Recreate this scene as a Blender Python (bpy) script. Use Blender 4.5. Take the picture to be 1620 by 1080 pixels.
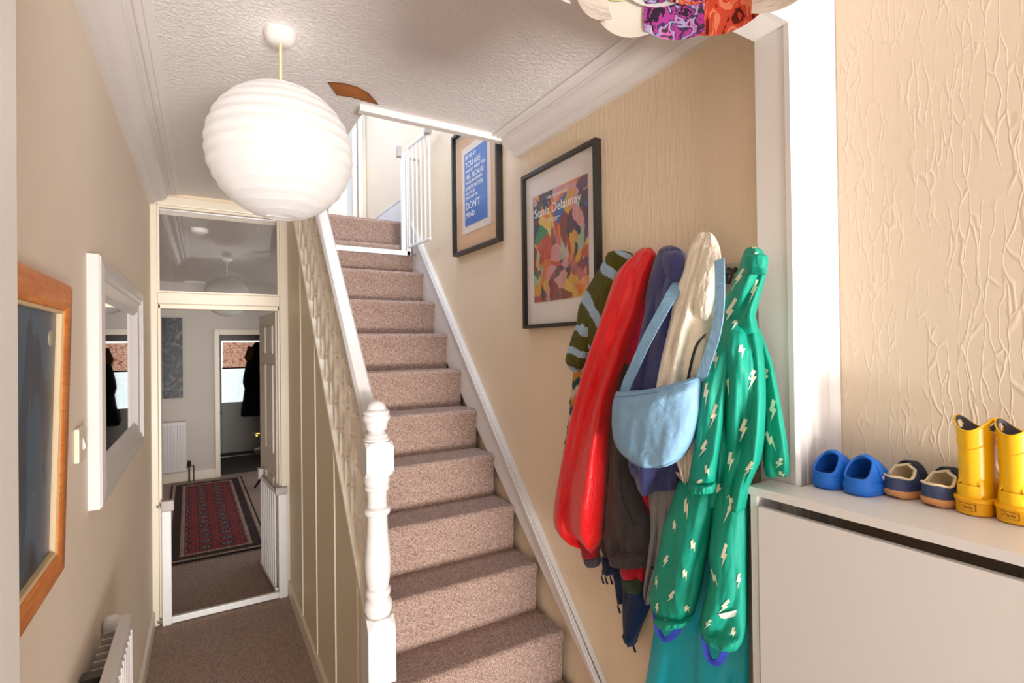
import bpy, bmesh, math, random
from mathutils import Vector, Matrix, noise
random.seed(7)
PI = math.pi
for o in list(bpy.data.objects): bpy.data.objects.remove(o)
SC = bpy.context.scene
COL = SC.collection

# ------------------------------------------------------------------ camera
F_PX, YAW, PITCH, ROLL, EYE = 819.3, .537056, .00692898, -.0122791, 1.70
_f = Vector((math.sin(YAW)*math.cos(PITCH), math.cos(YAW)*math.cos(PITCH), math.sin(PITCH)))
_r = Vector((math.cos(YAW), -math.sin(YAW), 0)); _u = _r.cross(_f)
CR = math.cos(ROLL)*_r + math.sin(ROLL)*_u
CU = -math.sin(ROLL)*_r + math.cos(ROLL)*_u
CF = _f
CPOS = Vector((0, 0, EYE))
cd = bpy.data.cameras.new('camera'); cam = bpy.data.objects.new('camera', cd); COL.objects.link(cam)
cd.sensor_width = 36; cd.lens = F_PX/1620*36; cd.clip_start = .02; cd.clip_end = 60
m3 = Matrix((CR, CU, -CF)).transposed().to_4x4(); m3.translation = CPOS
cam.matrix_world = m3
SC.camera = cam

def on(px, py, ax, v):
    """point where the ray through a photo pixel meets the plane coordinate[ax] = v"""
    d = CR*((px-810)/F_PX) + CU*((540-py)/F_PX) + CF
    return CPOS + d*((v-CPOS[ax])/d[ax])

# ------------------------------------------------------------------ light
w = bpy.data.worlds.new('world'); SC.world = w; w.use_nodes = True
bg = w.node_tree.nodes['Background']; bg.inputs[0].default_value = (.93, .96, 1, 1); bg.inputs[1].default_value = .7
vs = SC.view_settings
vs.view_transform = 'Standard'; vs.look = 'None'; vs.gamma = 1; vs.use_curve_mapping = False; vs.exposure = 0.3

def area(name, loc, target, sx, sy, power, col=(1, 1, 1)):
    l = bpy.data.lights.new(name, 'AREA'); l.shape = 'RECTANGLE'; l.size = sx; l.size_y = sy
    l.energy = power; l.color = col
    o = bpy.data.objects.new(name, l); COL.objects.link(o); o.location = loc
    o.rotation_euler = (Vector(target)-Vector(loc)).to_track_quat('-Z', 'Y').to_euler()
    return o
def point(name, loc, power, r=.04, col=(1, .95, .9)):
    l = bpy.data.lights.new(name, 'POINT'); l.energy = power; l.shadow_soft_size = r; l.color = col
    o = bpy.data.objects.new(name, l); COL.objects.link(o); o.location = loc
    return o
area('front_door_daylight', (.72, -8.0, 1.5), (.45, 3, 1.5), 2.4, 2.6, 170, (1, .975, .95))
area('added_ceiling_fill', (.72, -5.5, .15), (.30, 2.6, 2.3), 2.4, 1.0, 560, (1, .97, .945))  # added unseen fill lamp aimed upwards to brighten the hall ceiling
area('landing_window_daylight', (.02, 3.9, 4.1), (1.3, 4.0, 3.2), 1.0, 1.2, 22, (.34, .55, 1))
area('added_stairwell_fill', (.85, 2.2, 5.05), (.92, 2.5, 0), .9, 1.2, 54, (.64, .80, 1))  # overhead fill added to light the stair treads, not an actual skylight
area('back_room_window_daylight', (-2.0, 6.2, 1.6), (0, 6.4, 1.0), 1.4, 1.5, 3.6, (1, .90, .82))
LIGHTS = dict(lantern=.6, shade=.4)

# ------------------------------------------------------------------ materials
def lin(h):
    h = h.lstrip('#'); c = [int(h[i:i+2], 16)/255 for i in (0, 2, 4)]
    return tuple(x/12.92 if x <= .04045 else ((x+.055)/1.055)**2.4 for x in c) + (1,)
class NT:
    def __init__(s, name):
        s.m = bpy.data.materials.new(name); s.m.use_nodes = True
        s.t = s.m.node_tree; s.b = s.t.nodes['Principled BSDF']; s.out = s.t.nodes['Material Output']
    def n(s, typ, **kw):
        x = s.t.nodes.new(typ)
        for k, v in kw.items():
            if k.startswith('i_'): x.inputs[k[2:].replace('_', ' ')].default_value = v
            else: setattr(x, k, v)
        return x
    def l(s, a, b): s.t.links.new(a, b)
    def coord(s, scale=(1, 1, 1)):
        c = s.n('ShaderNodeTexCoord'); m = s.n('ShaderNodeMapping'); m.inputs['Scale'].default_value = scale
        s.l(c.outputs['Object'], m.inputs[0]); return m.outputs[0]
    def ramp(s, fac, stops, interp='LINEAR'):
        r = s.n('ShaderNodeValToRGB'); r.color_ramp.interpolation = interp
        e = r.color_ramp.elements
        while len(e) < len(stops): e.new(.5)
        for i, (p, c) in enumerate(stops): e[i].position = p; e[i].color = c
        s.l(fac, r.inputs[0]); return r.outputs[0]
    def bump(s, h, strength, dist, prev=None):
        b = s.n('ShaderNodeBump'); b.inputs['Strength'].default_value = strength; b.inputs['Distance'].default_value = dist
        s.l(h, b.inputs['Height'])
        if prev: s.l(prev, b.inputs['Normal'])
        s.l(b.outputs[0], s.b.inputs['Normal']); return b.outputs[0]
    def noise(s, vec, scale, detail=2, rough=.5, dist=0):
        x = s.n('ShaderNodeTexNoise'); x.inputs['Scale'].default_value = scale; x.inputs['Detail'].default_value = detail
        x.inputs['Roughness'].default_value = rough; x.inputs['Distortion'].default_value = dist
        s.l(vec, x.inputs['Vector']); return x
    def math(s, op, a, b=None):
        x = s.n('ShaderNodeMath', operation=op)
        for i, v in enumerate((a, b)):
            if v is None: continue
            if isinstance(v, (int, float)): x.inputs[i].default_value = v
            else: s.l(v, x.inputs[i])
        return x.outputs[0]
MATS = {}
def plain(name, hexc, rough=.6, metal=0, bump=None, vary=0, spec=.5, sheen=0, coat=0):
    """one colour, slight procedural variation, optional fine relief (scale, strength, distance)"""
    if name in MATS: return MATS[name]
    t = NT(name); c = lin(hexc)
    t.b.inputs['Base Color'].default_value = c; t.b.inputs['Roughness'].default_value = rough
    t.b.inputs['Metallic'].default_value = metal; t.b.inputs['Specular IOR Level'].default_value = spec
    if sheen: t.b.inputs['Sheen Weight'].default_value = sheen
    if coat: t.b.inputs['Coat Weight'].default_value = coat
    co = t.coord()
    if vary:
        nz = t.noise(co, 9, 3)
        a = tuple(x*(1-vary) for x in c[:3])+(1,); b = tuple(min(1, x*(1+vary)) for x in c[:3])+(1,)
        t.l(t.ramp(nz.outputs['Fac'], [(.3, a), (.7, b)]), t.b.inputs['Base Color'])
    if bump:
        nz = t.noise(co, bump[0], 3); t.bump(nz.outputs['Fac'], bump[1], bump[2])
    MATS[name] = t.m; return t.m

def wall_paper(name, hexc, strength=.6, dist=.004, stretch=(70, 70, 9)):
    t = NT(name); c = lin(hexc); t.b.inputs['Roughness'].default_value = .62; t.b.inputs['Specular IOR Level'].default_value = .3
    co = t.coord(stretch); n1 = t.noise(co, 1.0, 4, .6, .4)
    co2 = t.coord((1, 1, 1)); n2 = t.noise(co2, 2.2, 3)
    t.l(t.ramp(n2.outputs['Fac'], [(.3, tuple(x*.96 for x in c[:3])+(1,)), (.7, c)]), t.b.inputs['Base Color'])
    t.bump(n1.outputs['Fac'], strength, dist)
    return t.m
def relief_paper(name, hexc):
    """heavily embossed paper: long wandering vertical strands standing proud"""
    t = NT(name); c = lin(hexc); t.b.inputs['Roughness'].default_value = .55; t.b.inputs['Specular IOR Level'].default_value = .35
    co = t.coord((1, 1, 1)); wob = t.noise(t.coord((7, 7, 4)), 1.6, 2)
    add = t.n('ShaderNodeMixRGB', blend_type='ADD'); add.inputs[0].default_value = .05
    t.l(co, add.inputs[1]); t.l(wob.outputs['Color'], add.inputs[2])
    mp = t.n('ShaderNodeMapping'); mp.inputs['Scale'].default_value = (52, 52, 6.5); t.l(add.outputs[0], mp.inputs[0])
    v = t.n('ShaderNodeTexVoronoi', feature='DISTANCE_TO_EDGE'); v.inputs['Scale'].default_value = 1.0; t.l(mp.outputs[0], v.inputs['Vector'])
    h = t.ramp(v.outputs['Distance'], [(0, (1, 1, 1, 1)), (.085, (0, 0, 0, 1))], 'EASE')
    msk = t.ramp(t.noise(t.coord((22, 22, 6)), 1, 2).outputs['Fac'], [(.40, (0, 0, 0, 1)), (.56, (1, 1, 1, 1))])
    mu = t.math('MULTIPLY', h, msk)
    fine = t.noise(t.coord((70, 70, 22)), 1, 3)
    sm = t.math('ADD', mu, t.math('MULTIPLY', fine.outputs['Fac'], .28))
    t.bump(sm, .38, .003)
    t.b.inputs['Base Color'].default_value = c
    return t.m
def carpet(name, c1, c2, c3, scale=170):
    t = NT(name); t.b.inputs['Roughness'].default_value = .95; t.b.inputs['Specular IOR Level'].default_value = .1
    t.b.inputs['Sheen Weight'].default_value = .15
    co = t.coord(); v = t.n('ShaderNodeTexVoronoi'); v.inputs['Scale'].default_value = scale; v.inputs['Randomness'].default_value = .45
    t.l(co, v.inputs['Vector'])
    sep = t.n('ShaderNodeSeparateColor'); t.l(v.outputs['Color'], sep.inputs[0])
    n2 = t.noise(co, 5, 3)
    mixf = t.math('ADD', t.math('MULTIPLY', sep.outputs[0], .85), t.math('MULTIPLY', n2.outputs['Fac'], .15))
    t.l(t.ramp(mixf, [(.1, lin(c1)), (.5, lin(c2)), (.9, lin(c3))]), t.b.inputs['Base Color'])
    inv = t.math('SUBTRACT', 1, v.outputs['Distance'])
    t.bump(inv, .7, .004)
    return t.m
def ceil_mat(name, hexc):
    t = NT(name); t.b.inputs['Base Color'].default_value = lin(hexc); t.b.inputs['Roughness'].default_value = .5
    co = t.coord(); n1 = t.noise(co, 75, 3, .55, .6)
    t.bump(t.ramp(n1.outputs['Fac'], [(.42, (0, 0, 0, 1)), (.62, (1, 1, 1, 1))]), .5, .003)
    return t.m
def paper_mat(name, hexc, trans=.55):
    t = NT(name); nt = t.t
    d = t.n('ShaderNodeBsdfDiffuse'); tr = t.n('ShaderNodeBsdfTranslucent'); mx = t.n('ShaderNodeMixShader'); mx.inputs[0].default_value = trans
    c = lin(hexc); d.inputs[0].default_value = c; tr.inputs[0].default_value = c
    co = t.coord((1, 1, 1)); nz = t.noise(co, 26, 4, .6, 1.2)
    b = t.n('ShaderNodeBump'); b.inputs['Strength'].default_value = .25; b.inputs['Distance'].default_value = .004
    t.l(nz.outputs['Fac'], b.inputs['Height']); t.l(b.outputs[0], d.inputs['Normal']); t.l(b.outputs[0], tr.inputs['Normal'])
    t.l(d.outputs[0], mx.inputs[1]); t.l(tr.outputs[0], mx.inputs[2]); t.l(mx.outputs[0], t.out.inputs[0])
    return t
def glass_mat(name, tint='#ffffff', f=.035):
    t = NT(name); tr = t.n('ShaderNodeBsdfTransparent'); gl = t.n('ShaderNodeBsdfGlossy'); mx = t.n('ShaderNodeMixShader')
    tr.inputs[0].default_value = lin(tint); gl.inputs['Roughness'].default_value = .02
    mx.inputs[0].default_value = f; t.l(tr.outputs[0], mx.inputs[1]); t.l(gl.outputs[0], mx.inputs[2]); t.l(mx.outputs[0], t.out.inputs[0])
    return t.m
def wood_mat(name, c1, c2, scale=(3, 30, 30), rough=.35):
    t = NT(name); t.b.inputs['Roughness'].default_value = rough
    nz = t.noise(t.coord(scale), 1.5, 4, .6, 1.0)
    t.l(t.ramp(nz.outputs['Fac'], [(.3, lin(c1)), (.7, lin(c2))]), t.b.inputs['Base Color'])
    return t.m
def cloth(name, hexc, rough=.8, scale=300, st=.25, dist=.002, sheen=.15, vary=.07, coarse=None):
    """woven or knitted cloth; coarse = (scale, strength, dist) adds creases"""
    t = NT(name); c = lin(hexc); t.b.inputs['Roughness'].default_value = rough; t.b.inputs['Specular IOR Level'].default_value = .25 if rough < .9 else .04
    t.b.inputs['Sheen Weight'].default_value = sheen
    co = t.coord(); n0 = t.noise(co, 30, 3)
    t.l(t.ramp(n0.outputs['Fac'], [(.3, tuple(x*(1-vary) for x in c[:3])+(1,)), (.7, tuple(min(1, x*(1+vary)) for x in c[:3])+(1,))]), t.b.inputs['Base Color'])
    nz = t.noise(co, scale, 2); p = t.bump(nz.outputs['Fac'], st, dist)
    if coarse:
        n3 = t.noise(t.coord((coarse[0], coarse[0], coarse[0]*.35)), 1, 3, .5, .8)
        t.bump(n3.outputs['Fac'], coarse[1], coarse[2], p)
    return t.m

M_CREAM = wall_paper('cream_wallpaper', '#f2dcbe')
M_RELIEF = relief_paper('embossed_cream_wallpaper', '#dccab4')
M_LEFT = wall_paper('pale_cream_wallpaper', '#f4e5d2', .3)
M_BACKWALL = wall_paper('grey_white_wall_paint', '#d6cbc0', .1)
M_WHITE = plain('white_gloss_paint', '#ded8d4', .35, bump=(40, .04, .002))
M_TRIM = plain('white_satin_paint', '#e8e2dc', .4, bump=(30, .05, .002))
M_OLDWHITE = plain('aged_cream_gloss_paint', '#efe2cd', .35, bump=(25, .08, .002))
M_PANEL = plain('beige_panel_paint', '#e0cfb4', .5, bump=(60, .05, .001))
M_BEAD = plain('cream_bead_paint', '#f1e2c6', .45)
M_CEIL = ceil_mat('stippled_white_ceiling', '#efe9e6')
M_CORN = plain('white_cornice_paint', '#eee7e3', .5, bump=(60, .05, .001))
M_CARPET = carpet('brown_beige_loop_carpet', '#7d6054', '#a3877a', '#c4aa9b', 320)
M_HALLCARPET = carpet('grey_brown_ribbed_carpet', '#85695c', '#ad9385', '#c9b2a3', 300)
M_CAB = plain('white_laminate', '#dcd6d2', .4)
M_BLACK = plain('black_frame_paint', '#2b2622', .4)
M_METAL = plain('brushed_steel', '#b8b2ab', .3, 1)
M_BRASS = plain('polished_brass', '#c59a3d', .25, 1)
M_PLASTIC = plain('grey_plastic', '#b9aea8', .4)
M_GATE = plain('white_powder_coat', '#efeeec', .35)
M_GLASS = glass_mat('clear_glass')
M_DARK = plain('dark_void', '#1c1a19', .8)

# ------------------------------------------------------------------ mesh helpers
class MB:
    def __init__(s): s.v = []; s.f = []; s.mi = []
    def add(s, vs, fs, mi=0):
        k = len(s.v); s.v += [tuple(p) for p in vs]
        s.f += [tuple(i+k for i in f) for f in fs]; s.mi += [mi]*len(fs); return s
    def box(s, a, b, mi=0):
        x0, y0, z0 = (min(a[i], b[i]) for i in range(3)); x1, y1, z1 = (max(a[i], b[i]) for i in range(3))
        return s.add([(x0,y0,z0),(x1,y0,z0),(x1,y1,z0),(x0,y1,z0),(x0,y0,z1),(x1,y0,z1),(x1,y1,z1),(x0,y1,z1)],
            [(3,2,1,0),(4,5,6,7),(0,1,5,4),(1,2,6,5),(2,3,7,6),(3,0,4,7)], mi)
    def prism(s, poly, ax, a, b, mi=0):
        """polygon in the two other axes, extruded along axis ax from a to b"""
        def P(p, v):
            q = list(p); q.insert(ax, v); return q
        n = len(poly)
        vs = [P(p, a) for p in poly]+[P(p, b) for p in poly]
        fs = [tuple(range(n))[::-1], tuple(range(n, 2*n))]+[(i, (i+1) % n, n+(i+1) % n, n+i) for i in range(n)]
        return s.add(vs, fs, mi)
    def rings(s, rs, closed=True, cap=True, mi=0):
        n = len(rs[0]); k = len(s.v); vs = [p for r in rs for p in r]; fs = []
        m = n if closed else n-1
        for i in range(len(rs)-1):
            for j in range(m):
                a = i*n+j; b = i*n+(j+1) % n; fs.append((a, b, b+n, a+n))
        if cap and closed: fs += [tuple(range(n))[::-1], tuple((len(rs)-1)*n+j for j in range(n))]
        return s.add(vs, fs, mi)
    def lathe(s, prof, c=(0, 0, 0), n=24, mi=0, cap=True):
        rs = [[(c[0]+r*math.cos(2*PI*j/n), c[1]+r*math.sin(2*PI*j/n), c[2]+z) for j in range(n)] for r, z in prof]
        return s.rings(rs, True, cap, mi)
    def tube(s, pts, r, n=8, mi=0, cap=True):
        pts = [Vector(p) for p in pts]; rs = []
        for i, p in enumerate(pts):
            t = (pts[min(i+1, len(pts)-1)]-pts[max(i-1, 0)]).normalized()
            u = t.cross(Vector((0, 0, 1)));
            if u.length < 1e-3: u = t.cross(Vector((1, 0, 0)))
            u.normalize(); v = t.cross(u); rr = r[i] if isinstance(r, (list, tuple)) else r
            rs.append([p+u*rr*math.cos(2*PI*j/n)+v*rr*math.sin(2*PI*j/n) for j in range(n)])
        return s.rings(rs, True, cap, mi)
    def ribbon(s, pts, width, thick, side, mi=0):
        """flat strip along pts; side = list or vector of the width direction"""
        pts = [Vector(p) for p in pts]; rs = []
        for i, p in enumerate(pts):
            t = (pts[min(i+1, len(pts)-1)]-pts[max(i-1, 0)]).normalized()
            sd = side[i] if isinstance(side, list) else side
            sd = Vector(sd); sd = (sd-t*sd.dot(t)).normalized(); nn = t.cross(sd)
            w = width[i] if isinstance(width, (list, tuple)) else width
            rs.append([p-sd*w/2-nn*thick/2, p+sd*w/2-nn*thick/2, p+sd*w/2+nn*thick/2, p-sd*w/2+nn*thick/2])
        return s.rings(rs, True, True, mi)
    def mesh(s, name, mats, smooth=None, bevel=0, fix=True):
        me = bpy.data.meshes.new(name); me.from_pydata(s.v, [], s.f)
        if not isinstance(mats, (list, tuple)): mats = [mats]
        for m in mats: me.materials.append(m)
        me.polygons.foreach_set('material_index', s.mi)
        if fix or bevel:
            bm = bmesh.new(); bm.from_mesh(me)
            if fix: bmesh.ops.recalc_face_normals(bm, faces=bm.faces)
            if bevel: bmesh.ops.bevel(bm, geom=[e for e in bm.edges if len(e.link_faces) == 2 and e.calc_face_angle(0) > .6], offset=bevel, segments=2, affect='EDGES', profile=.6)
            bm.to_mesh(me); bm.free()
        if smooth is not None:
            me.shade_smooth(); me.set_sharp_from_angle(angle=math.radians(smooth))
        me.update(); return me
    def obj(s, name, mats, parent=None, smooth=None, bevel=0, loc=None, fix=True):
        return link(name, s.mesh(name, mats, smooth, bevel, fix), parent, loc)
def link(name, me, parent=None, loc=None):
    o = bpy.data.objects.new(name, me); COL.objects.link(o)
    if loc is not None: o.location = loc
    if parent is not None: o.parent = parent
    return o
def tag(o, label, cat=None, group=None, kind=None):
    o['label'] = label
    if cat: o['category'] = cat
    if group: o['group'] = group
    if kind: o['kind'] = kind
    return o
def empty(name, loc, label, cat, group=None):
    o = bpy.data.objects.new(name, None); COL.objects.link(o); o.location = loc; o.empty_display_size = .05
    return tag(o, label, cat, group)
def child(o, parent):
    """parent while keeping world-space vertex coordinates"""
    o.parent = parent; o.matrix_parent_inverse = parent_inv(parent); return o
def parent_inv(p):
    t = Vector((0, 0, 0)); q = p
    while q is not None:
        t += q.location; q = q.parent
    return Matrix.Translation(-t)
def wobj(mb, name, mats, parent=None, smooth=None, bevel=0, fix=True):
    """object built in world coordinates, optionally a part of an Empty standing elsewhere"""
    o = mb.obj(name, mats, None, smooth, bevel, None, fix)
    if parent is not None:
        o.parent = parent
        if parent.type == 'EMPTY': o.matrix_parent_inverse = Matrix.Translation(-Vector(parent.location))
    return o
def struct(o, label): return tag(o, label, kind='structure')

def text_mesh(name, body, size, mat, origin, parent=None, xdir=(0, -1, 0), ydir=(0, 0, 1), align='LEFT', shear=0, sx=1.0, extr=.0004, mirror=None):
    cu = bpy.data.curves.new(name, 'FONT'); cu.body = body; cu.size = size; cu.align_x = align; cu.extrude = extr; cu.shear = shear; cu.resolution_u = 3
    tmp = bpy.data.objects.new('tmp', cu); COL.objects.link(tmp)
    bpy.context.view_layer.update()
    me = bpy.data.meshes.new_from_object(tmp.evaluated_get(bpy.context.evaluated_depsgraph_get()))
    bpy.data.objects.remove(tmp); bpy.data.curves.remove(cu)
    X = Vector(xdir).normalized(); Y = Vector(ydir).normalized(); Z = X.cross(Y); O = Vector(origin)
    for v in me.vertices: v.co = O+X*v.co.x*sx+Y*v.co.y+Z*v.co.z
    me.materials.clear(); me.materials.append(mat); me.name = name
    o = link(name, me)
    if parent is not None:
        o.parent = parent
        if parent.type == 'EMPTY': o.matrix_parent_inverse = Matrix.Translation(-Vector(parent.location))
    return o

# ================================================================== SETTING
XL, XR, YD0, YD1 = -.28, 1.30, .75, .83       # hall walls, doorway between vestibule and hall
YE, ZC = 3.89, 2.68                            # far end of the hall, ceiling
XN = 1.43                                      # near right wall
# floors
struct(MB().box((-.6, -1.3, -.1), (1.6, .79, 0)).obj('floor_vestibule', M_HALLCARPET), 'brown carpet floor of the entrance by the white cabinet')
struct(MB().box((-.38, .79, -.1), (1.40, 3.93, 0)).obj('floor', M_HALLCARPET), 'grey brown ribbed carpet of the passage beside the stairs')
struct(MB().box((-2.3, 3.93, -.1), (1.40, 8.0, 0)).obj('floor_back_room', M_HALLCARPET), 'grey brown carpet floor of the back room under the red rug')
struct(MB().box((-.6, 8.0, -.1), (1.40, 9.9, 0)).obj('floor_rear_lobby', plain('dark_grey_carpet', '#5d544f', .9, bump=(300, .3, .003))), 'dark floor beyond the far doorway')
# walls
struct(MB().box((XL-.1, YD1, 0), (XL, YE+.05, ZC)).obj('wall_left', M_LEFT), 'pale cream papered passage wall with the two frames')
struct(MB().box((XR, YD1, 0), (XR+.1, 4.95, 5.1)).obj('wall_right', M_CREAM), 'cream papered wall along the stairs')
struct(MB().box((XN, -1.3, 0), (XN+.1, YD0+.04, 2.75)).obj('wall_near_right', M_RELIEF), 'cream wall with heavily embossed paper behind the shoes')
struct(MB().box((-.6, -1.3, 0), (-.5, YD0+.04, 2.75)).obj('wall_near_left', M_LEFT), 'cream wall of the entrance')
# doorway between entrance and hall
mb = MB()
mb.box((1.243, YD0, 0), (XN+.1, YD1, 2.75)); mb.box((-.6, YD0, 0), (-.19, YD1, 2.75)); mb.box((-.19, YD0, 2.485), (1.243, YD1, 2.75))
dw = struct(wobj(mb, 'wall_doorway', M_TRIM), 'white painted opening between entrance and hall')
# fluted architrave, right upright, head, left upright
def architrave(name, pts, ax, a, b):
    o = wobj(MB().prism(pts, ax, a, b), name, M_WHITE, dw); return o
def flute(x0, x1, y):
    """profile across x (outer edges thick, stepped reeds)"""
    prof = [(0, 0), (0, .014), (.055, .020), (.075, .020), (.10, .012), (.26, .012), (.28, .016), (.36, .016), (.38, .010), (.52, .010), (.54, .014), (.60, .014), (.62, .010), (.78, .012), (.80, .018), (.90, .026), (1, .026), (1, 0)]
    return [(x0+(x1-x0)*u, y-d) for u, d in prof]
architrave('architrave_upright', flute(1.240, XN-.002, YD0), 2, 0, 2.66)
architrave('architrave_upright', flute(-.193, -.355, YD0), 2, 0, 2.66)
architrave('architrave_head', [(y, z) for z, y in [(a, b) for a, b in flute(2.485, 2.655, YD0)]], 0, -.19, 1.24)
# ceilings
ceil = struct(MB().box((XL-.1, YD1, ZC), (.58, YE+.1, ZC+.2)).box((.58, YD1, ZC), (XR, 2.13, ZC+.2)).obj('ceiling', M_CEIL), 'white stippled hall ceiling')
struct(MB().box((-.6, -1.3, 2.70), (XN+.1, YD0, 2.8)).obj('ceiling_vestibule', M_CEIL), 'white ceiling of the entrance')
# torn patch
pts = [(519, 129), (545, 131), (566, 137), (583, 147), (598, 164), (580, 159), (556, 152), (533, 149), (528, 141)]
P3 = [on(x, y, 2, ZC) for x, y in pts]
wobj(MB().prism([(p.x, p.y) for p in P3], 2, ZC-.003, ZC+.01), 'torn_patch', plain('brown_hardboard', '#a9662f', .8, vary=.2, bump=(60, .4, .003)), ceil)['label'] = 'bare brown patch where the ceiling paper is torn'
rim = MB(); rim.tube([p+Vector((0, 0, -.003)) for p in P3]+[P3[0]+Vector((0, 0, -.003))], .0016, 5)
wobj(rim, 'torn_edge', plain('dark_torn_edge', '#5b3a22', .9), ceil)
# cornices (profiles run along y)
def cornice(name, xw, sgn, y0, y1, width, drop, lab):
    pr = [(0, -drop), (.022, -drop), (.030, -drop+.014), (.034, -drop+.02)]
    for i in range(7):
        a = i/6*PI/2; pr.append((.034+.060*math.sin(a)*1.0, -.022-(drop-.045)*math.cos(a)))
    pr += [(.100, -.022), (.100, -.014), (.112, -.012), (.118, -.020), (.124, -.012), (.135, -.010), (.140, -.016), (.147, -.010), (width-.012, -.008), (width, -.004), (width, 0.01), (0, .01)]
    poly = [(xw+sgn*p[0], ZC+p[1]) for p in pr]
    o = MB().prism([(x, z) for x, z in poly], 1, y0, y1).obj(name, M_CORN, smooth=30)
    return struct(o, lab)
cornice('trim_1', XL, 1, YD1, YE-.03, .165, .085, 'white ridged cornice above the passage wall')
cornice('trim_2', XR, -1, YD1, 2.10, .150, .085, 'white stepped cornice above the coats')
struct(MB().box((.548, 2.095, ZC-.026), (XR, 2.135, ZC+.01)).obj('trim_3', M_TRIM, bevel=.004), 'white edging strip along the stairwell opening')

# ---- end of the passage: door frame, transom, back room
def frame_box(mb, x0, x1, z0, z1, y0, y1): mb.box((x0, y0, z0), (x1, y1, z1))
d1 = MB()
d1.box((XL, YE-.02, 0), (XL+.035, YE+.1, 2.64)); d1.box((.452, YE-.02, 0), (.508, YE+.1, 2.64))
fr = struct(wobj(d1, 'door_1', M_OLDWHITE, bevel=.004), 'cream painted frame of the passage door with glazed transom')
wobj(MB().box((XL+.035, YE-.015, 1.985), (.452, YE+.1, 2.055)), 'transom_rail', M_OLDWHITE, fr, bevel=.006)
wobj(MB().box((XL+.035, YE-.02, 2.60), (.452, YE+.1, 2.66)), 'head_rail', M_OLDWHITE, fr, bevel=.006)
for a, b in (((XL+.03, 1.955), (.46, 1.985)),):
    wobj(MB().box((a[0], YE+.01, a[1]), (b[0], YE+.1, b[1])), 'door_stop', M_OLDWHITE, fr, bevel=.004)
for x0, x1 in ((XL+.035, XL+.05), (.44, .452)):
    wobj(MB().box((x0, YE+.01, 0), (x1, YE+.1, 1.985)), 'door_stop', M_OLDWHITE, fr, bevel=.003)
bd = MB()
for a, b in (((XL+.035, 2.055), (.452, 2.067)), ((XL+.035, 2.588), (.452, 2.60)), ((XL+.035, 2.067), (XL+.047, 2.588)), ((.44, 2.067), (.452, 2.588))):
    bd.box((a[0], YE, a[1]), (b[0], YE+.03, b[1]))
wobj(bd, 'glazing_bead', M_OLDWHITE, fr)
wobj(MB().box((XL+.04, YE+.034, 2.06), (.447, YE+.038, 2.595)), 'pane', M_GLASS, fr)
wobj(MB().box((XL+.04, YE+.02, 0), (.45, YE+.055, .006)), 'threshold_strip', M_BRASS, fr)
struct(MB().box((XL-.1, YE, 2.64), (.508, YE+.1, 2.9)).box((.508, YE, 0), (XR, YE+.1, 2.58)).box((-2.3, YE, 0), (XL-.0, YE+.1, 2.7)).obj('wall_end', M_CREAM), 'cream wall closing the passage')
BZ = 2.565; BY = 7.9
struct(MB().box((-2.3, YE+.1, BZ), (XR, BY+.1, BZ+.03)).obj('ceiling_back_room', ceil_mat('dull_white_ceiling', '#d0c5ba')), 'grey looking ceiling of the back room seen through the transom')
far = struct(MB().box((-2.3, BY, 0), (.165, BY+.1, BZ)).box((.165, BY, 1.90), (1.02, BY+.1, BZ)).box((1.02, BY, 0), (XR, BY+.1, BZ)).obj('wall_back_room', M_BACKWALL), 'grey white far wall of the back room')
struct(MB().box((-2.4, YE+.1, 0), (-2.3, BY+.1, BZ)).obj('wall_back_room_left', M_BACKWALL), 'left wall of the back room')
struct(MB().box((-2.3, BY-.015, 0), (.125, BY, .12)).obj('baseboard_back_room', M_OLDWHITE), 'cream skirting board of the back room')
d3 = MB()
for a, b in (((.12, 0), (.18, 1.955)), ((1.0, 0), (1.06, 1.955)), ((.18, 1.885), (1.0, 1.955))): d3.box((a[0], BY-.02, a[1]), (b[0], BY+.11, b[1]))
struct(d3.obj('door_2', M_OLDWHITE, bevel=.004), 'cream frame of the far doorway')
# rear lobby and glazed door
LY = 9.65
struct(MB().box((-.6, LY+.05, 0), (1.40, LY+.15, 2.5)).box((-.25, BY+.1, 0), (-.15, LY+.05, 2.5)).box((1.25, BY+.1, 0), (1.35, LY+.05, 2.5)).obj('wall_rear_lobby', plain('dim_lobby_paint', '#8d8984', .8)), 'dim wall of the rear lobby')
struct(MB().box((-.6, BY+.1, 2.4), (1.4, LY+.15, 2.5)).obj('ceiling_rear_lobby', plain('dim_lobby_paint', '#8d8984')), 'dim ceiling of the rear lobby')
gd = MB()
for a, b in (((.20, 0), (.245, 1.95)), ((.86, 0), (.93, 1.95)), ((.245, 1.83), (.86, 1.95)), ((.245, 0), (.86, .82))): gd.box((a[0], LY, a[1]), (b[0], LY+.045, b[1]))
M_GDOOR = plain('grey_white_door_paint', '#b5afa8', .5)
g3 = struct(gd.obj('door_3', M_GDOOR, bevel=.004), 'half glazed back door with patterned blind')
tt = NT('frosted_daylit_glass'); tt.b.inputs['Base Color'].default_value = lin('#e6eef0'); tt.b.inputs['Emission Color'].default_value = lin('#e3edf0')
nz = tt.noise(tt.coord((1, 1, 1)), 40, 3); tt.l(tt.ramp(nz.outputs['Fac'], [(.3, lin('#cfe0e6')), (.7, lin('#eff6f7'))]), tt.b.inputs['Emission Color']); tt.b.inputs['Emission Strength'].default_value = .85
wobj(MB().box((.245, LY+.015, .82), (.86, LY+.025, 1.83)), 'pane', tt.m, g3)
tb = NT('patterned_blind_cloth'); v = tb.n('ShaderNodeTexVoronoi'); v.inputs['Scale'].default_value = 11; tb.l(tb.coord((1, 1, 1)), v.inputs['Vector'])
nz = tb.noise(tb.coord(), 24, 4, .6, 2.5)
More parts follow.
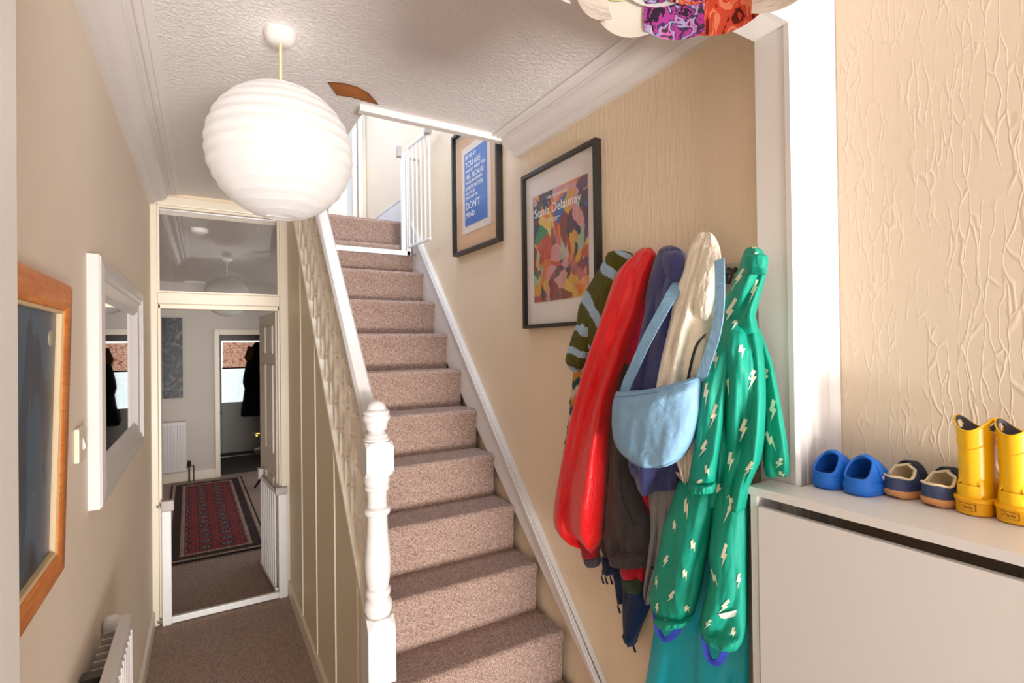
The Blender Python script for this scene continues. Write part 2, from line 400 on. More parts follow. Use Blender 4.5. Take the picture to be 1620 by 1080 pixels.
cc = tb.ramp(nz.outputs['Fac'], [(.3, lin('#7e4a3c')), (.42, lin('#c4785f')), (.5, lin('#e6cdb0')), (.58, lin('#b4614f')), (.68, lin('#d9a87a'))], 'CONSTANT')
tb.l(cc, tb.b.inputs['Base Color']); tb.l(cc, tb.b.inputs['Emission Color']); tb.b.inputs['Emission Strength'].default_value = .55
bl = wobj(MB().box((.265, LY-.014, 1.385), (.845, LY-.010, 1.80)), 'roller_blind', tb.m, g3); bl['label'] = 'red and cream flowered roller blind'
wobj(MB().tube([(.255, LY-.012, 1.38), (.85, LY-.012, 1.38)], .012), 'blind_rail', M_DARK, g3)
wobj(MB().lathe([(.0, -.03), (.02, -.028), (.026, -.01), (.02, .0), (.01, .005)], (.223, LY-.03, .68), 12), 'door_knob', M_METAL, g3, smooth=40)
wobj(MB().box((.2, LY-.35, 0), (.93, LY-.33, .006)), 'threshold_strip', M_METAL, g3)

# ---- stair spandrel panelling (passage side)
def zd(y): return 1.306+1.10*(y-2.434)
PX0, PX1 = .50, .545
sp = struct(MB().prism([(1.84, 0), (3.89, 0), (3.89, 2.64), (1.84+(2.64-zd(1.84))/1.10, 2.64), (1.84, zd(1.84))], 0, PX0+.008, PX1).obj('wall_stair_panelling', M_PANEL), 'beige panelled wall under the stairs facing the passage')
ys = [1.86, 2.022, 2.418, 2.866, 3.32, 3.86]
for i in range(5):
    a, b = ys[i]+.004, ys[i+1]-.004
    top = [(b, min(2.64, zd(b)-.03)), (a, min(2.64, zd(a)-.03))]
    if zd(b)-.03 > 2.64 > zd(a)-.03: top.insert(1, (2.434+(2.67-1.306)/1.1, 2.64))
    wobj(MB().prism([(a, .10), (b, .10)]+top, 0, PX0+.002, PX0+.009), 'panel', M_PANEL, sp)
for y in ys[1:5]:
    wobj(MB().prism([(y-.006, .10), (y+.006, .10), (y+.006, min(2.64, zd(y)-.03)), (y-.006, min(2.64, zd(y)-.03))], 0, PX0-.004, PX0+.004), 'bead', M_BEAD, sp, bevel=.002)
struct(MB().prism([(PX0-.012, 0), (PX0+.004, 0), (PX0+.004, .10), (PX0-.006, .10), (PX0-.012, .09)], 1, 1.86, YE-.02).obj('baseboard_passage', M_OLDWHITE), 'cream skirting board along the stair panelling')
struct(MB().prism([(XL, 0), (XL+.014, 0), (XL+.014, .09), (XL, .10)], 1, YD1, YE-.02).obj('baseboard_left', M_OLDWHITE), 'cream skirting board of the left passage wall')

# ---- upstairs landing
struct(MB().box((.545, 3.68, 2.60), (XR, 4.85, 2.615)).obj('floor_landing', M_CARPET), 'carpeted landing at the top of the stairs')
struct(MB().box((-.3, 4.80, 2.6), (1.13, 4.9, 5.1)).box((1.13, 4.80, 4.62), (1.31, 4.9, 5.1)).obj('wall_landing', M_LEFT), 'pale wall at the back of the landing')
struct(MB().box((-.4, .8, 2.88), (-.3, 4.9, 5.1)).box((-.4, .75, 2.88), (1.4, .8, 5.1)).obj('wall_landing_left', M_LEFT), 'pale wall of the upper landing')
struct(MB().box((-.4, .75, 5.1), (1.4, 4.95, 5.2)).obj('ceiling_landing', M_CEIL), 'white ceiling over the upper landing')
struct(MB().box((.585, 3.76, 2.6), (.76, 4.80, 2.84)).obj('floor_upper_step', M_CARPET, bevel=.01), 'carpeted step up from the landing')
struct(MB().box((1.275, 3.70, 2.615), (XR, 4.80, 2.795)).box((1.272, 3.70, 2.795), (XR, 4.80, 2.803)).obj('baseboard_landing', M_WHITE), 'white skirting board of the landing')
d4 = MB().box((1.175, 4.77, 2.615), (1.215, 4.82, 4.62)).box((1.225, 4.75, 2.615), (1.262, 4.82, 4.62)).box((1.262, 4.77, 2.615), (1.298, 4.82, 4.62))
struct(d4.obj('door_4', M_OLDWHITE, bevel=.004), 'cream door frame at the back of the landing')

# ================================================================== STAIRCASE
GO, RI = .1925, .21
st = empty('staircase', (.92, 1.36, 0), 'steep straight flight of stairs covered in brown beige carpet', 'stairs')
def step_poly(y, z, h):
    p = [(y+.02, z-h)]
    p += [(y+.012, z-.05)]
    for i in range(7):
        a = PI+i/6*PI/2   # rounded nosing
        p.append((y+.022+.022*math.cos(a), z-.022-.022*math.sin(a)))
    p += [(y+GO+.022, z), (y+GO+.022, z-h)]
    return p
ref = MB().prism(step_poly(0, 0, RI+.02), 0, .546, 1.272)
sm = ref.mesh('step', M_CARPET, smooth=35)
for k in range(13):
    y, z = 1.36+GO*k, .095+RI*k
    if k == 0:
        o = MB().prism(step_poly(y, z, .095), 0, .546, 1.272).obj('step', M_CARPET, smooth=35)
        o.parent = st; o.matrix_parent_inverse = Matrix.Translation(-Vector(st.location))
    else:
        o = link('step', sm); o.location = (0, y, z); o.parent = st; o.matrix_parent_inverse = Matrix.Translation(-Vector(st.location))
def zs(y): return 1.448+1.075*(y-2.499)
ws = MB().prism([(1.10, 0), (3.70, zs(3.70)-.45), (3.70, zs(3.70)), (1.16, zs(1.16))], 0, 1.272, XR-.001)
wobj(ws, 'wall_string', M_TRIM, st)
for dz, t, dx in ((0, .018, .012), (.018, .012, .006), (.030, .008, .002)):
    mb = MB().prism([(1.16, zs(1.16)+dz), (3.45, zs(3.45)+dz), (3.45, zs(3.45)+dz+t), (1.16, zs(1.16)+dz+t)], 0, 1.272-dx, XR-.001)
    wobj(mb, 'string_moulding', M_WHITE, st)

# ---- banister
bn = empty('banister', (.53, 1.85, 0), 'white banister with turned balusters and a fat turned newel post', 'banister')
def zr(y): return 1.850+1.10*(y-2.35)     # underside of the handrail
mb = MB().prism([(1.84, zd(1.84)-.03), (3.60, zd(3.60)-.03), (3.60, zd(3.60)+.012), (1.84, zd(1.84)+.012)], 0, .494, .560)
wobj(mb, 'string_cap', M_OLDWHITE, bn, bevel=.004)
hr = [(.506, 0), (.554, 0), (.562, .02), (.562, .045), (.552, .066), (.508, .066), (.498, .045), (.498, .02)]
a, b = 1.87, 3.70
rs = [[(x, y, zr(y)+z) for x, z in hr] for y in (a, b)]
wobj(MB().rings(rs), 'handrail', M_WHITE, bn, smooth=30)
bl_len = zr(2)-zd(2)
prof = [(.013, 0), (.019, .005), (.019, .10), (.019, .105), (.012, .112), (.017, .12), (.017, .127), (.012, .134), (.014, .15), (.019, .20), (.0185, .235), (.012, .30), (.0105, .315), (.016, .322), (.016, .332), (.0105, .338), (.013, .36), (.017, .43), (.016, .47), (.011, .505), (.017, .512), (.017, .522), (.012, .528)]
mb = MB().lathe(prof, n=12)
mb.box((-.0185, -.0185, -.04), (.0185, .0185, .10)); mb.box((-.0185, -.0185, .53), (.0185, .0185, bl_len+.045))
bme = mb.mesh('baluster', M_OLDWHITE, smooth=40)
y = 1.975
while y < 3.58:
    o = link('baluster', bme); o.location = (.528, y, zd(y)); o.parent = bn; o.matrix_parent_inverse = Matrix.Translation(-Vector(bn.location)); y += GO/2
def cz(c): return 1.508-.0022*(c/2.348-15)
K = .00098
npost = [(0, 35), (14, 37), (27, 44), (34, 56), (37, 68), (44, 72), (49, 78), (48, 86), (45, 88), (49, 92), (51, 100), (48, 112), (42, 118), (40, 135), (36, 147), (29, 152), (34, 160), (42, 166), (40, 172), (48, 182), (47, 200)]
n2 = [(44, 312), (46, 322), (47, 345), (42, 356), (46, 362), (44, 374), (37, 380), (35, 410), (36, 438), (46, 446), (49, 456), (46, 466), (37, 474), (37, 500), (39, 545), (43, 590), (47, 640), (47, 680), (43, 720), (38, 744), (45, 752), (46, 762), (44, 774), (39, 784), (48, 796), (51, 815), (49, 835), (42, 850), (40, 870)]
NX, NY = .530, 1.850
mb = MB().lathe([(r*K, cz(c)) for r, c in npost][::-1], (NX, NY, 0), 28)
mb.lathe([(r*K, cz(c)) for r, c in n2][::-1], (NX, NY, 0), 28)
h = .049
def sqring(z, c): # square with cut corners
    return [(NX+x, NY+y, z) for x, y in [(-h+c, -h), (h-c, -h), (h, -h+c), (h, h-c), (h-c, h), (-h+c, h), (-h, h-c), (-h, -h+c)]]
zt, zb_ = cz(190), cz(318)
mb.rings([sqring(zb_, .020), sqring(zb_+.012, .010), sqring(zb_+.02, .001), sqring(zt-.02, .001), sqring(zt-.010, .010), sqring(zt, .022)])
z0 = cz(850)
mb.rings([sqring(0, .001), sqring(z0-.05, .001), sqring(z0-.03, .006), sqring(z0-.012, .018), sqring(z0, .026)])
wobj(mb, 'newel_post', M_WHITE, bn, smooth=35)

# ================================================================== SAFETY GATES
g = empty('safety_gate', (.12, 3.86, 0), 'white metal child gate standing open across the passage doorway', 'gate')
GY0, GY1 = 3.845, 3.872
wobj(MB().box((-.229, GY0, 0), (-.180, GY1, .70)), 'gate_post', M_GATE, g, bevel=.004)
wobj(MB().box((.428, GY0, 0), (.482, GY1, .70)), 'gate_post', M_GATE, g, bevel=.004)
wobj(MB().box((-.18, GY0, .006), (.428, GY1, .045)), 'floor_bar', M_GATE, g, bevel=.004)
wobj(MB().box((-.232, GY0-.004, .70), (-.165, GY1+.02, .765)), 'latch_housing', M_PLASTIC, g, bevel=.006)
wobj(MB().box((.41, GY0-.004, .70), (.486, GY1+.01, .75)), 'hinge_housing', M_PLASTIC, g, bevel=.006)
for z in (.03, .735):
    wobj(MB().tube([(-.245, 3.86, z), (-.225, 3.86, z)], .006).lathe([(.014, -.005), (.014, .005)], (-.243, 3.86, z), 12), 'wall_fixing', M_METAL, g)
l0, l1 = (.418, 3.885), (.372, 4.45)
for i in range(8):
    t = (i+.5)/8; x = l0[0]+(l1[0]-l0[0])*t; y = l0[1]+(l1[1]-l0[1])*t
    wobj(MB().tube([(x, y, .06), (x, y, .70)], .006, 8), 'gate_bar', M_GATE, g, smooth=40)
for z in (.05, .71): wobj(MB().tube([(l0[0], l0[1], z), (l1[0], l1[1], z)], .011, 8), 'gate_rail', M_GATE, g, smooth=40)
wobj(MB().box((l1[0]-.02, l1[1]-.03, .695), (l1[0]+.02, l1[1]+.04, .775)), 'gate_handle', M_PLASTIC, g, bevel=.006)

g = empty('stair_gate', (.9, 3.43, 2.2), 'white metal child gate folded back against the wall at the stair top', 'gate')
UY0, UY1 = 3.425, 3.448
wobj(MB().box((.575, UY0, 2.325), (1.235, UY1, 2.358)), 'threshold_bar', M_GATE, g, bevel=.003)
wobj(MB().box((1.172, UY0, 2.358), (1.200, UY1, 3.03)), 'gate_post', M_GATE, g, bevel=.003)
wobj(MB().box((1.207, UY0, 2.325), (1.238, UY1, 3.05)), 'gate_post', M_GATE, g, bevel=.003)
p0, p1 = (1.218, 3.40), (1.238, 3.075)
for i in range(6):
    t = i/5; x = p0[0]+(p1[0]-p0[0])*t; y = p0[1]+(p1[1]-p0[1])*t
    wobj(MB().tube([(x, y, 2.38), (x, y, 3.06)], .006, 8), 'gate_bar', M_GATE, g, smooth=40)
for z in (2.38, 3.06): wobj(MB().tube([p0+(z,), p1+(z,)], .010, 8), 'gate_rail', M_GATE, g, smooth=40)
wobj(MB().box((1.145, UY0-.01, 3.0), (1.175, UY1+.01, 3.07)), 'latch_housing', M_PLASTIC, g, bevel=.004)
wobj(MB().box((1.21, 3.06, 3.045), (1.25, 3.10, 3.075)), 'gate_handle', M_PLASTIC, g, bevel=.004)
for z in (2.34, 3.0): wobj(MB().tube([(1.238, 3.436, z), (1.272 if z < 2.6 else 1.298, 3.436, z)], .006).lathe([(.015, -.004), (.015, .004)], (1.264, 3.436, z), 12), 'wall_fixing', M_METAL, g)

# ================================================================== BACK ROOM THINGS
# panelled door leaf swung into the back room
H0, H1 = Vector((.447, 3.955, 0)), Vector((.405, 4.66, 0))
dd = (H1-H0).normalized(); dn = Vector((-dd.y, dd.x, 0))   # points to -x (towards the view)
def dbox(u0, u1, z0, z1, n0, n1):
    mb = MB(); vs = []
    for nn in (n0, n1):
        for u, z in ((u0, z0), (u1, z0), (u1, z1), (u0, z1)): vs.append(H0+dd*u+dn*nn+Vector((0, 0, z)))
    return mb.add(vs, [(0, 1, 2, 3), (7, 6, 5, 4), (0, 4, 5, 1), (1, 5, 6, 2), (2, 6, 7, 3), (3, 7, 4, 0)])
dl = empty('panelled_door', tuple(H0), 'cream six panel door with brass handle open into the back room', 'door')
M_DOOR = plain('cream_door_gloss', '#ddd2c4', .35)
wobj(dbox(0, .70, .012, 1.955, -.017, .017), 'door_leaf', M_DOOR, dl, bevel=.003)
for (u0, u1) in ((.09, .31), (.39, .61)):
    for (z0, z1) in ((.18, .78), (.95, 1.58), (1.66, 1.86)):
        wobj(dbox(u0, u1, z0, z1, .014, .026), 'door_panel', M_DOOR, dl, bevel=.010)
kp = H0+dd*.645+dn*.03+Vector((0, 0, 1.02))
hd = wobj(dbox(.62, .665, .93, 1.10, .015, .022), 'handle_plate', M_BRASS, dl, bevel=.003)
wobj(MB().tube([kp, kp+dn*.03, kp+dn*.035-dd*.04, kp+dn*.035-dd*.11], .008), 'door_handle', M_BRASS, dl, smooth=40)
# rug
def rug_mat():
    t = NT('red_persian_rug'); t.b.inputs['Roughness'].default_value = .95
    c = t.n('ShaderNodeTexCoord'); sp_ = t.n('ShaderNodeSeparateXYZ'); t.l(c.outputs['Object'], sp_.inputs[0])
    X, Y = sp_.outputs[0], sp_.outputs[1]
    ax = t.math('SUBTRACT', .385, t.math('ABSOLUTE', X)); ay = t.math('SUBTRACT', 1.42, t.math('ABSOLUTE', Y))
    e = t.math('MINIMUM', ax, t.math('MULTIPLY', ay, .9))
    band = t.ramp(e, [(0, lin('#2b1c1a')), (.012, lin('#b09a86')), (.045, lin('#3a1f1e')), (.115, lin('#a89180')), (.145, lin('#8a3036'))], 'CONSTANT')
    # zigzag and motif overlay
    mv = t.n('ShaderNodeTexVoronoi'); mv.inputs['Scale'].default_value = 1; mv.inputs['Randomness'].default_value = .08
    mp = t.n('ShaderNodeMapping'); mp.inputs['Scale'].default_value = (6.0, 6.5, 1); mp.inputs['Location'].default_value = (.5, .5, 0); t.l(c.outputs['Object'], mp.inputs[0]); t.l(mp.outputs[0], mv.inputs['Vector'])
    motif = t.ramp(mv.outputs['Distance'], [(0, lin('#c9b59c')), (.06, lin('#2c2238')), (.16, lin('#b8a08a')), (.20, lin('#3a2740')), (.34, lin('#8a3036'))], 'CONSTANT')
    fm = t.ramp(e, [(0, (0, 0, 0, 1)), (.150, (1, 1, 1, 1))], 'CONSTANT')
    mx = t.n('ShaderNodeMixRGB'); t.l(fm, mx.inputs[0]); t.l(band, mx.inputs[1]); t.l(motif, mx.inputs[2])
    sv = t.n('ShaderNodeTexVoronoi'); sv.inputs['Scale'].default_value = 38; sv.inputs['Randomness'].default_value = .3; t.l(c.outputs['Object'], sv.inputs['Vector'])
    dk = t.ramp(sv.outputs['Distance'], [(.2, (.45, .40, .40, 1)), (.45, (1, 1, 1, 1))], 'CONSTANT')
    m2 = t.n('ShaderNodeMixRGB', blend_type='MULTIPLY'); m2.inputs[0].default_value = .8; t.l(mx.outputs[0], m2.inputs[1]); t.l(dk, m2.inputs[2])
    t.l(m2.outputs[0], t.b.inputs['Base Color'])
    nz = t.noise(c.outputs['Object'], 300, 2); t.bump(nz.outputs['Fac'], .5, .003)
    return t.m
rg = empty('rug', (.06, 6.31, 0), 'long dark red patterned rug with banded border on the back room floor', 'rug')
ry = []
body = MB(); n = 24
rs = []
for j in range(n+1):
    y = -1.42+2.84*j/n; rs.append([(-.385, y, .001), (.385, y, .001), (.385, y, .011+.002*math.sin(j*1.7)), (-.385, y, .011+.002*math.cos(j*1.3))])
o = body.rings(rs).obj('rug_body', rug_mat(), rg)
frn = MB()
for s in (-1, 1):
    for i in range(60):
        x = -.38+.76*i/59; frn.add([(x-.002, s*1.42, .004), (x+.002, s*1.42, .004), (x+.004*math.sin(i*3), s*1.46, .002), (x+.004*math.sin(i*3)+.003, s*1.46, .002)], [(0, 1, 3, 2)])
frn.obj('rug_fringe', plain('dark_wool', '#2a2220', .9), rg)['kind'] = 'stuff'
rg.rotation_euler = (0, 0, math.radians(1.2))
# painting
def art_mat(name, stops, scale, stretch=(1, 1, 1), dist=1.5, rough=.4):
    t = NT(name); t.b.inputs['Roughness'].default_value = rough
    nz = t.noise(t.coord(stretch), scale, 3, .45, dist)
    t.l(t.ramp(nz.outputs['Fac'], stops, 'CONSTANT'), t.b.inputs['Base Color']); return t.m
pt = tag(MB().box((-.70, BY-.03, 1.08), (-.235, BY, 2.10)).obj('canvas_painting', art_mat('dark_abstract_paint', [(.25, lin('#1a1f25')), (.42, lin('#2a343c')), (.5, lin('#6b6462')), (.525, lin('#1e2226')), (.62, lin('#3a464a')), (.72, lin('#7d7672'))], 4.2), bevel=.004), 'unframed dark blue grey abstract canvas on the back room wall', 'painting')
# back room radiator
def radiator(name, loc, rotz, L, z0, z1, label, n):
    r = empty(name, loc, label, 'radiator')
    mb = MB().box((-L/2, -.012, z0), (L/2, .012, z1))
    pan = mb.obj('radiator_panel', M_WHITE, r, bevel=.004)
    pitch = L/n
    fl = MB()
    for i in range(n):
        x = -L/2+pitch*(i+.5)
        fl.prism([(x-pitch*.34, -.012), (x-pitch*.2, -.020), (x+pitch*.2, -.020), (x+pitch*.34, -.012)], 2, z0+.03, z1-.04)
    fl.obj('radiator_flutes', M_WHITE, r)['kind'] = 'stuff'
    MB().box((-L/2, -.016, z1-.012), (L/2, .012, z1+.002)).obj('radiator_top', M_WHITE, r, bevel=.003)
    r.rotation_euler = (0, 0, rotz); return r
rd = radiator('radiator', (-.57, BY-.08, 0), 0, .74, .15, .775, 'white panel radiator under the dark painting', 22)
MB().tube([(.40, -.0, 0), (.40, 0, .19), (.37, 0, .19)], .011).tube([(.45, .02, 0), (.45, .02, .20), (.40, .0, .2)], .008).obj('pipe', plain('copper_dark_pipe', '#4b3a30', .5), rd, smooth=40)
MB().lathe([(.018, 0), (.022, .02), (.020, .06), (.012, .07)], (.40, 0, .20), 12).obj('valve_cap', M_DARK, rd, smooth=40)
# smoke alarm and pendant in the back room
sa = tag(MB().lathe([(.055, 0), (.057, -.012), (.05, -.028), (.03, -.036), (.0, -.038)][::-1], n=24).obj('smoke_alarm', plain('off_white_plastic', '#e4dfd6', .5), smooth=40), 'round white smoke alarm on the back room ceiling', 'alarm'); sa.location = (-.02, 4.36, BZ)
pn = empty('back_room_pendant', (.20, 5.72, BZ), 'pale globe pendant on thin flex in the back room', 'lamp')
MB().lathe([(.0, -.03), (.02, -.03), (.045, -.012), (.05, 0)], n=20).obj('ceiling_rose', plain('off_white_plastic', '#e4dfd6'), pn, smooth=40)
MB().tube([(0, 0, -.03), (0, 0, -.19)], .004).obj('flex', plain('off_white_plastic', '#e4dfd6'), pn)
prof = [(max(.02, .2*math.sin(PI*i/24)), -.365-.19*math.cos(PI*(1-i/24))) for i in range(25)]
MB().lathe(prof, n=28, cap=False).obj('lamp_shade', plain('off_white_paper', '#d8d4cd', .9), pn, smooth=60)
# dark stool
sl = empty('stool', (.68, 6.98, 0), 'dark turned wooden stool behind the open door', 'stool')
M_DWOOD = wood_mat('dark_mahogany', '#2a1710', '#4a2a1c')
MB().lathe([(.0, .44), (.15, .44), (.165, .45), (.165, .475), (.15, .485), (.0, .49)], n=28).obj('seat', M_DWOOD, sl, smooth=40)
MB().lathe([(.09, .40), (.12, .42), (.12, .44)], n=24).obj('apron', M_DWOOD, sl, smooth=40)
MB().lathe([(.018, .10), (.03, .14), (.034, .2), (.02, .26), (.03, .32), (.035, .36), (.022, .40)], n=16).obj('column', M_DWOOD, sl, smooth=40)
for i in range(3):
    a = 2*PI*i/3+PI*.95
    MB().tube([(.015*math.cos(a), .015*math.sin(a), .17), (.08*math.cos(a), .08*math.sin(a), .14), (.13*math.cos(a), .13*math.sin(a), .06), (.165*math.cos(a), .165*math.sin(a), .012)], [.018, .02, .016, .012], 8).obj('leg', M_DWOOD, sl, smooth=40)

# ================================================================== PASSAGE WALL THINGS
def picture_frame(mb_out, prof, y0, y1, z0, z1, x, sgn=1):
    """mitred frame on an x = const wall; prof = (inset from outer edge, height off wall)"""
    rings = []
    for ins, hgt in prof:
        rings.append([(x+sgn*hgt, y0+ins, z0+ins), (x+sgn*hgt, y1-ins, z0+ins), (x+sgn*hgt, y1-ins, z1-ins), (x+sgn*hgt, y0+ins, z1-ins)])
    return mb_out.rings(rings, True, False)
def members(parent, name, mat, prof, y0, y1, z0, z1, x, sgn=1):
    """four mitred members, each a part"""
    C4 = lambda ins, h: [Vector((x+sgn*h, y0+ins, z0+ins)), Vector((x+sgn*h, y1-ins, z0+ins)), Vector((x+sgn*h, y1-ins, z1-ins)), Vector((x+sgn*h, y0+ins, z1-ins))]
    rows = [C4(*p) for p in prof]
    for k in range(4):
        mb = MB(); r = [[row[k] for row in rows], [row[(k+1) % 4] for row in rows]]
        mb.rings(r, True, True); wobj(mb, name, mat, parent, smooth=30)
mr = empty('wall_mirror', (XL, 2.43, 1.61), 'white moulded frame mirror on the passage wall', 'mirror')
members(mr, 'frame_side', M_WHITE, [(0, 0), (0, .026), (.006, .032), (.04, .036), (.045, .030), (.06, .030), (.066, .024), (.10, .020), (.12, .005), (.12, 0)], 1.85, 3.02, 1.252, 1.972, XL)
tm = NT('mirror_silver'); tm.b.inputs['Base Color'].default_value = (.92, .93, .93, 1); tm.b.inputs['Metallic'].default_value = 1; tm.b.inputs['Roughness'].default_value = .015
wobj(MB().box((XL+.001, 1.965, 1.367), (XL+.006, 2.905, 1.857)), 'mirror_glass', tm.m, mr)
pf = empty('wood_framed_picture', (XL, 1.25, 1.54), 'orange wood framed dark blue picture nearest on the passage wall', 'picture')
M_OAK = wood_mat('orange_oak', '#cf6f28', '#ea9440', (6, 6, 40), .4)
ypf0, ypf1, zpf0, zpf1 = .86, 1.455, 1.225, 1.840
members(pf, 'frame_side', M_OAK, [(0, 0), (0, .018), (.012, .024), (.05, .023), (.056, .020), (.060, .012), (.060, 0)], ypf0, ypf1, zpf0, zpf1, XL)
members(pf, 'inner_slip', plain('pale_slip', '#e2c59a', .5), [(.058, .0), (.058, .019), (.064, .017), (.064, .0)], ypf0, ypf1, zpf0, zpf1, XL)
wobj(MB().box((XL+.001, ypf0+.06, zpf0+.06), (XL+.008, ypf1-.06, zpf1-.06)), 'picture_print', art_mat('dark_blue_print', [(.2, lin('#1c2a38')), (.40, lin('#2a4660')), (.50, lin('#3a6482')), (.58, lin('#46607a')), (.7, lin('#243646'))], 3.0, (1, 2, 1), .8, .35), pf)
oval = [(1.345+.013*math.cos(2*PI*i/20), 1.725+.016*math.sin(2*PI*i/20)) for i in range(20)]
wobj(MB().prism(oval, 0, XL+.007, XL+.0095), 'pale_oval', plain('pale_ochre_paint', '#b9b49a', .5), pf)
wobj(MB().box((XL+.010, ypf0+.06, zpf0+.06), (XL+.012, ypf1-.06, zpf1-.06)), 'pane', M_GLASS, pf)
pf.location.x += .006; pf.rotation_euler = (0, .028, 0)
sw = empty('light_switch', (XL, 1.74, 1.46), 'cream light switch between the two wall frames', 'switch')
M_SW = plain('ivory_plastic', '#e9e0c6', .4)
wobj(MB().box((XL, 1.665, 1.417), (XL+.012, 1.755, 1.503)), 'switch_plate', M_SW, sw, bevel=.004)
wobj(MB().prism([(XL+.012, 1.445), (XL+.018, 1.450), (XL+.013, 1.475), (XL+.012, 1.475)], 1, 1.71, 1.73), 'rocker', M_WHITE, sw)
rh = radiator('hall_radiator', (XL+.066, 1.44, 0), math.radians(90), 1.10, .30, .885, 'white panel radiator low on the passage wall below the mirror', 30)
MB().lathe([(.016, 0), (.023, .012), (.025, .045), (.018, .058), (.0, .062)], (.62, .04, .80), 16).obj('valve_cap', plain('white_plastic', '#f4f2ef', .4), rh, smooth=40)
MB().tube([(.62, .04, 0), (.62, .04, .82)], .008).obj('pipe', M_WHITE, rh, smooth=40)
gr = MB()
for i in range(26): gr.box((-.53+1.06*i/25-.004, .014, .80), (-.53+1.06*i/25+.004, .050, .852))
gr.obj('radiator_grille', M_PLASTIC, rh)['kind'] = 'stuff'
for x in (-.28, .28): MB().box((x-.02, .02, .6), (x+.02, .062, .86)).obj('bracket', plain('dark_bracket_metal', '#4c4844', .5), rh)

# ---- paper lantern
LX, LYY, LZ, LR = .212, 1.743, 2.305, .213
ln = empty('paper_lantern', (LX, LYY, ZC), 'large white round paper lantern hanging in the hall', 'lamp')
MB().lathe([(.0, -.032), (.03, -.032), (.042, -.022), (.047, -.008), (.047, 0)], n=28).obj('ceiling_rose', M_TRIM, ln, smooth=40)
MB().tube([(0, 0, -.03), (0, 0, -.36)], .0045).obj('flex', plain('cream_flex', '#e6cf9f', .5), ln)
tp = paper_mat('white_lantern_paper', '#e9e6e4', .4)
# panels of paper stretched over wire hoops: radius dips slightly between the hoops and at the gores
NR, NS = 15, 6; rs = []
for i in range(NR*NS+1):
    t = i/(NR*NS); th = .22+(PI-.44)*t
    dip = .0045*math.sin(PI*((i % NS)/NS))**2
    row = []
    for j in range(96):
        a = 2*PI*j/96; g = abs(((a*8/(2*PI)) % 1)-.5)*2
        nzv = noise.noise(Vector((math.cos(a)*3, math.sin(a)*3, th*4)))*.0022
        r = (LR-dip)*math.sin(th)*(1-.006*g*g)+nzv
        row.append((r*math.cos(a), r*math.sin(a), LZ-ZC+LR*.965*math.cos(th)))
    rs.append(row)
MB().rings(rs, True, False).obj('lamp_shade', tp.m, ln, smooth=70)
wr = MB()
for i in range(1, NR):
    th = .22+(PI-.44)*i/NR; r = LR*math.sin(th)-.001
    pts = [(r*math.cos(2*PI*j/48), r*math.sin(2*PI*j/48), LZ-ZC+LR*.965*math.cos(th)) for j in range(49)]
    wr.tube(pts, .0008, 4)
wr.obj('wire_hoops', plain('white_wire', '#efece6', .5), ln)['kind'] = 'stuff'
MB().lathe([(.0, -.43), (.02, -.425), (.03, -.40), (.028, -.38), (.014, -.36), (.014, -.33)], n=16).obj('bulb', plain('opal_bulb_glass', '#f5f2ea', .3), ln, smooth=40)
point('lantern_bulb_light', (LX, LYY, LZ+.07), LIGHTS['lantern'], .05)

# ================================================================== PICTURES ON THE STAIR WALL
M_MOUNT = plain('white_mount_card', '#f0e6de', .7)
def wall_picture(name, label, y0, y1, z0, z1, depth, fw):
    """y1 > y0; hung on the right wall, facing -x"""
    e = empty(name, (XR, (y0+y1)/2, (z0+z1)/2), label, 'picture')
    members(e, 'frame_side', M_BLACK, [(0, 0), (0, depth), (fw, depth), (fw, depth-.012), (fw, 0)], y0, y1, z0, z1, XR, -1)
    wobj(MB().box((XR-.010, y0+fw, z0+fw), (XR-.002, y1-fw, z1-fw)), 'mount', M_MOUNT, e)
    wobj(MB().box((XR-depth+.008, y0+fw, z0+fw), (XR-depth+.010, y1-fw, z1-fw)), 'pane', M_GLASS, e)
    return e
e = wall_picture('exhibition_poster', 'tall black framed exhibition poster of bright colour patches above the coats', 1.505, 2.035, 1.775, 2.478, .030, .016)
t = NT('bright_patchwork_print'); t.b.inputs['Roughness'].default_value = .5
vv = t.n('ShaderNodeTexVoronoi'); vv.inputs['Scale'].default_value = 1
wob = t.noise(t.coord((1, 1, 1)), 5, 2, .5, 1.0); ad = t.n('ShaderNodeMixRGB', blend_type='ADD'); ad.inputs[0].default_value = .22
t.l(t.coord((1, 1, 1)), ad.inputs[1]); t.l(wob.outputs['Color'], ad.inputs[2])
mp = t.n('ShaderNodeMapping'); mp.inputs['Scale'].default_value = (10, 19, 12); mp.inputs['Rotation'].default_value = (.35, 0, 0); t.l(ad.outputs[0], mp.inputs[0]); t.l(mp.outputs[0], vv.inputs['Vector'])
sc = t.n('ShaderNodeSeparateColor'); t.l(vv.outputs['Color'], sc.inputs[0])
pal = ['#5e4350', '#c8553c', '#2f7a55', '#d9a23a', '#4b68a5', '#8c4436', '#a3bf9a', '#e07b34', '#33405c', '#d89a96', '#3f8f62', '#e3b84e', '#6a4a6c', '#b8462f']
cc = t.ramp(sc.outputs[0], [(i/len(pal), lin(c)) for i, c in enumerate(pal)], 'CONSTANT')
br = t.noise(t.coord((1, 60, 9)), 1, 3); mu = t.n('ShaderNodeMixRGB', blend_type='OVERLAY'); mu.inputs[0].default_value = .35; t.l(cc, mu.inputs[1]); t.l(br.outputs['Fac'], mu.inputs[2])
t.l(mu.outputs[0], t.b.inputs['Base Color'])
PY1, PY0, PZ0, PZ1 = 1.960, 1.575, 1.890, 2.365
wobj(MB().box((XR-.0125, PY0, PZ0), (XR-.010, PY1, PZ1)), 'poster_print', t.m, e)
M_INK = plain('white_print_ink', '#f6f2ec', .6)
tx = XR-.0135
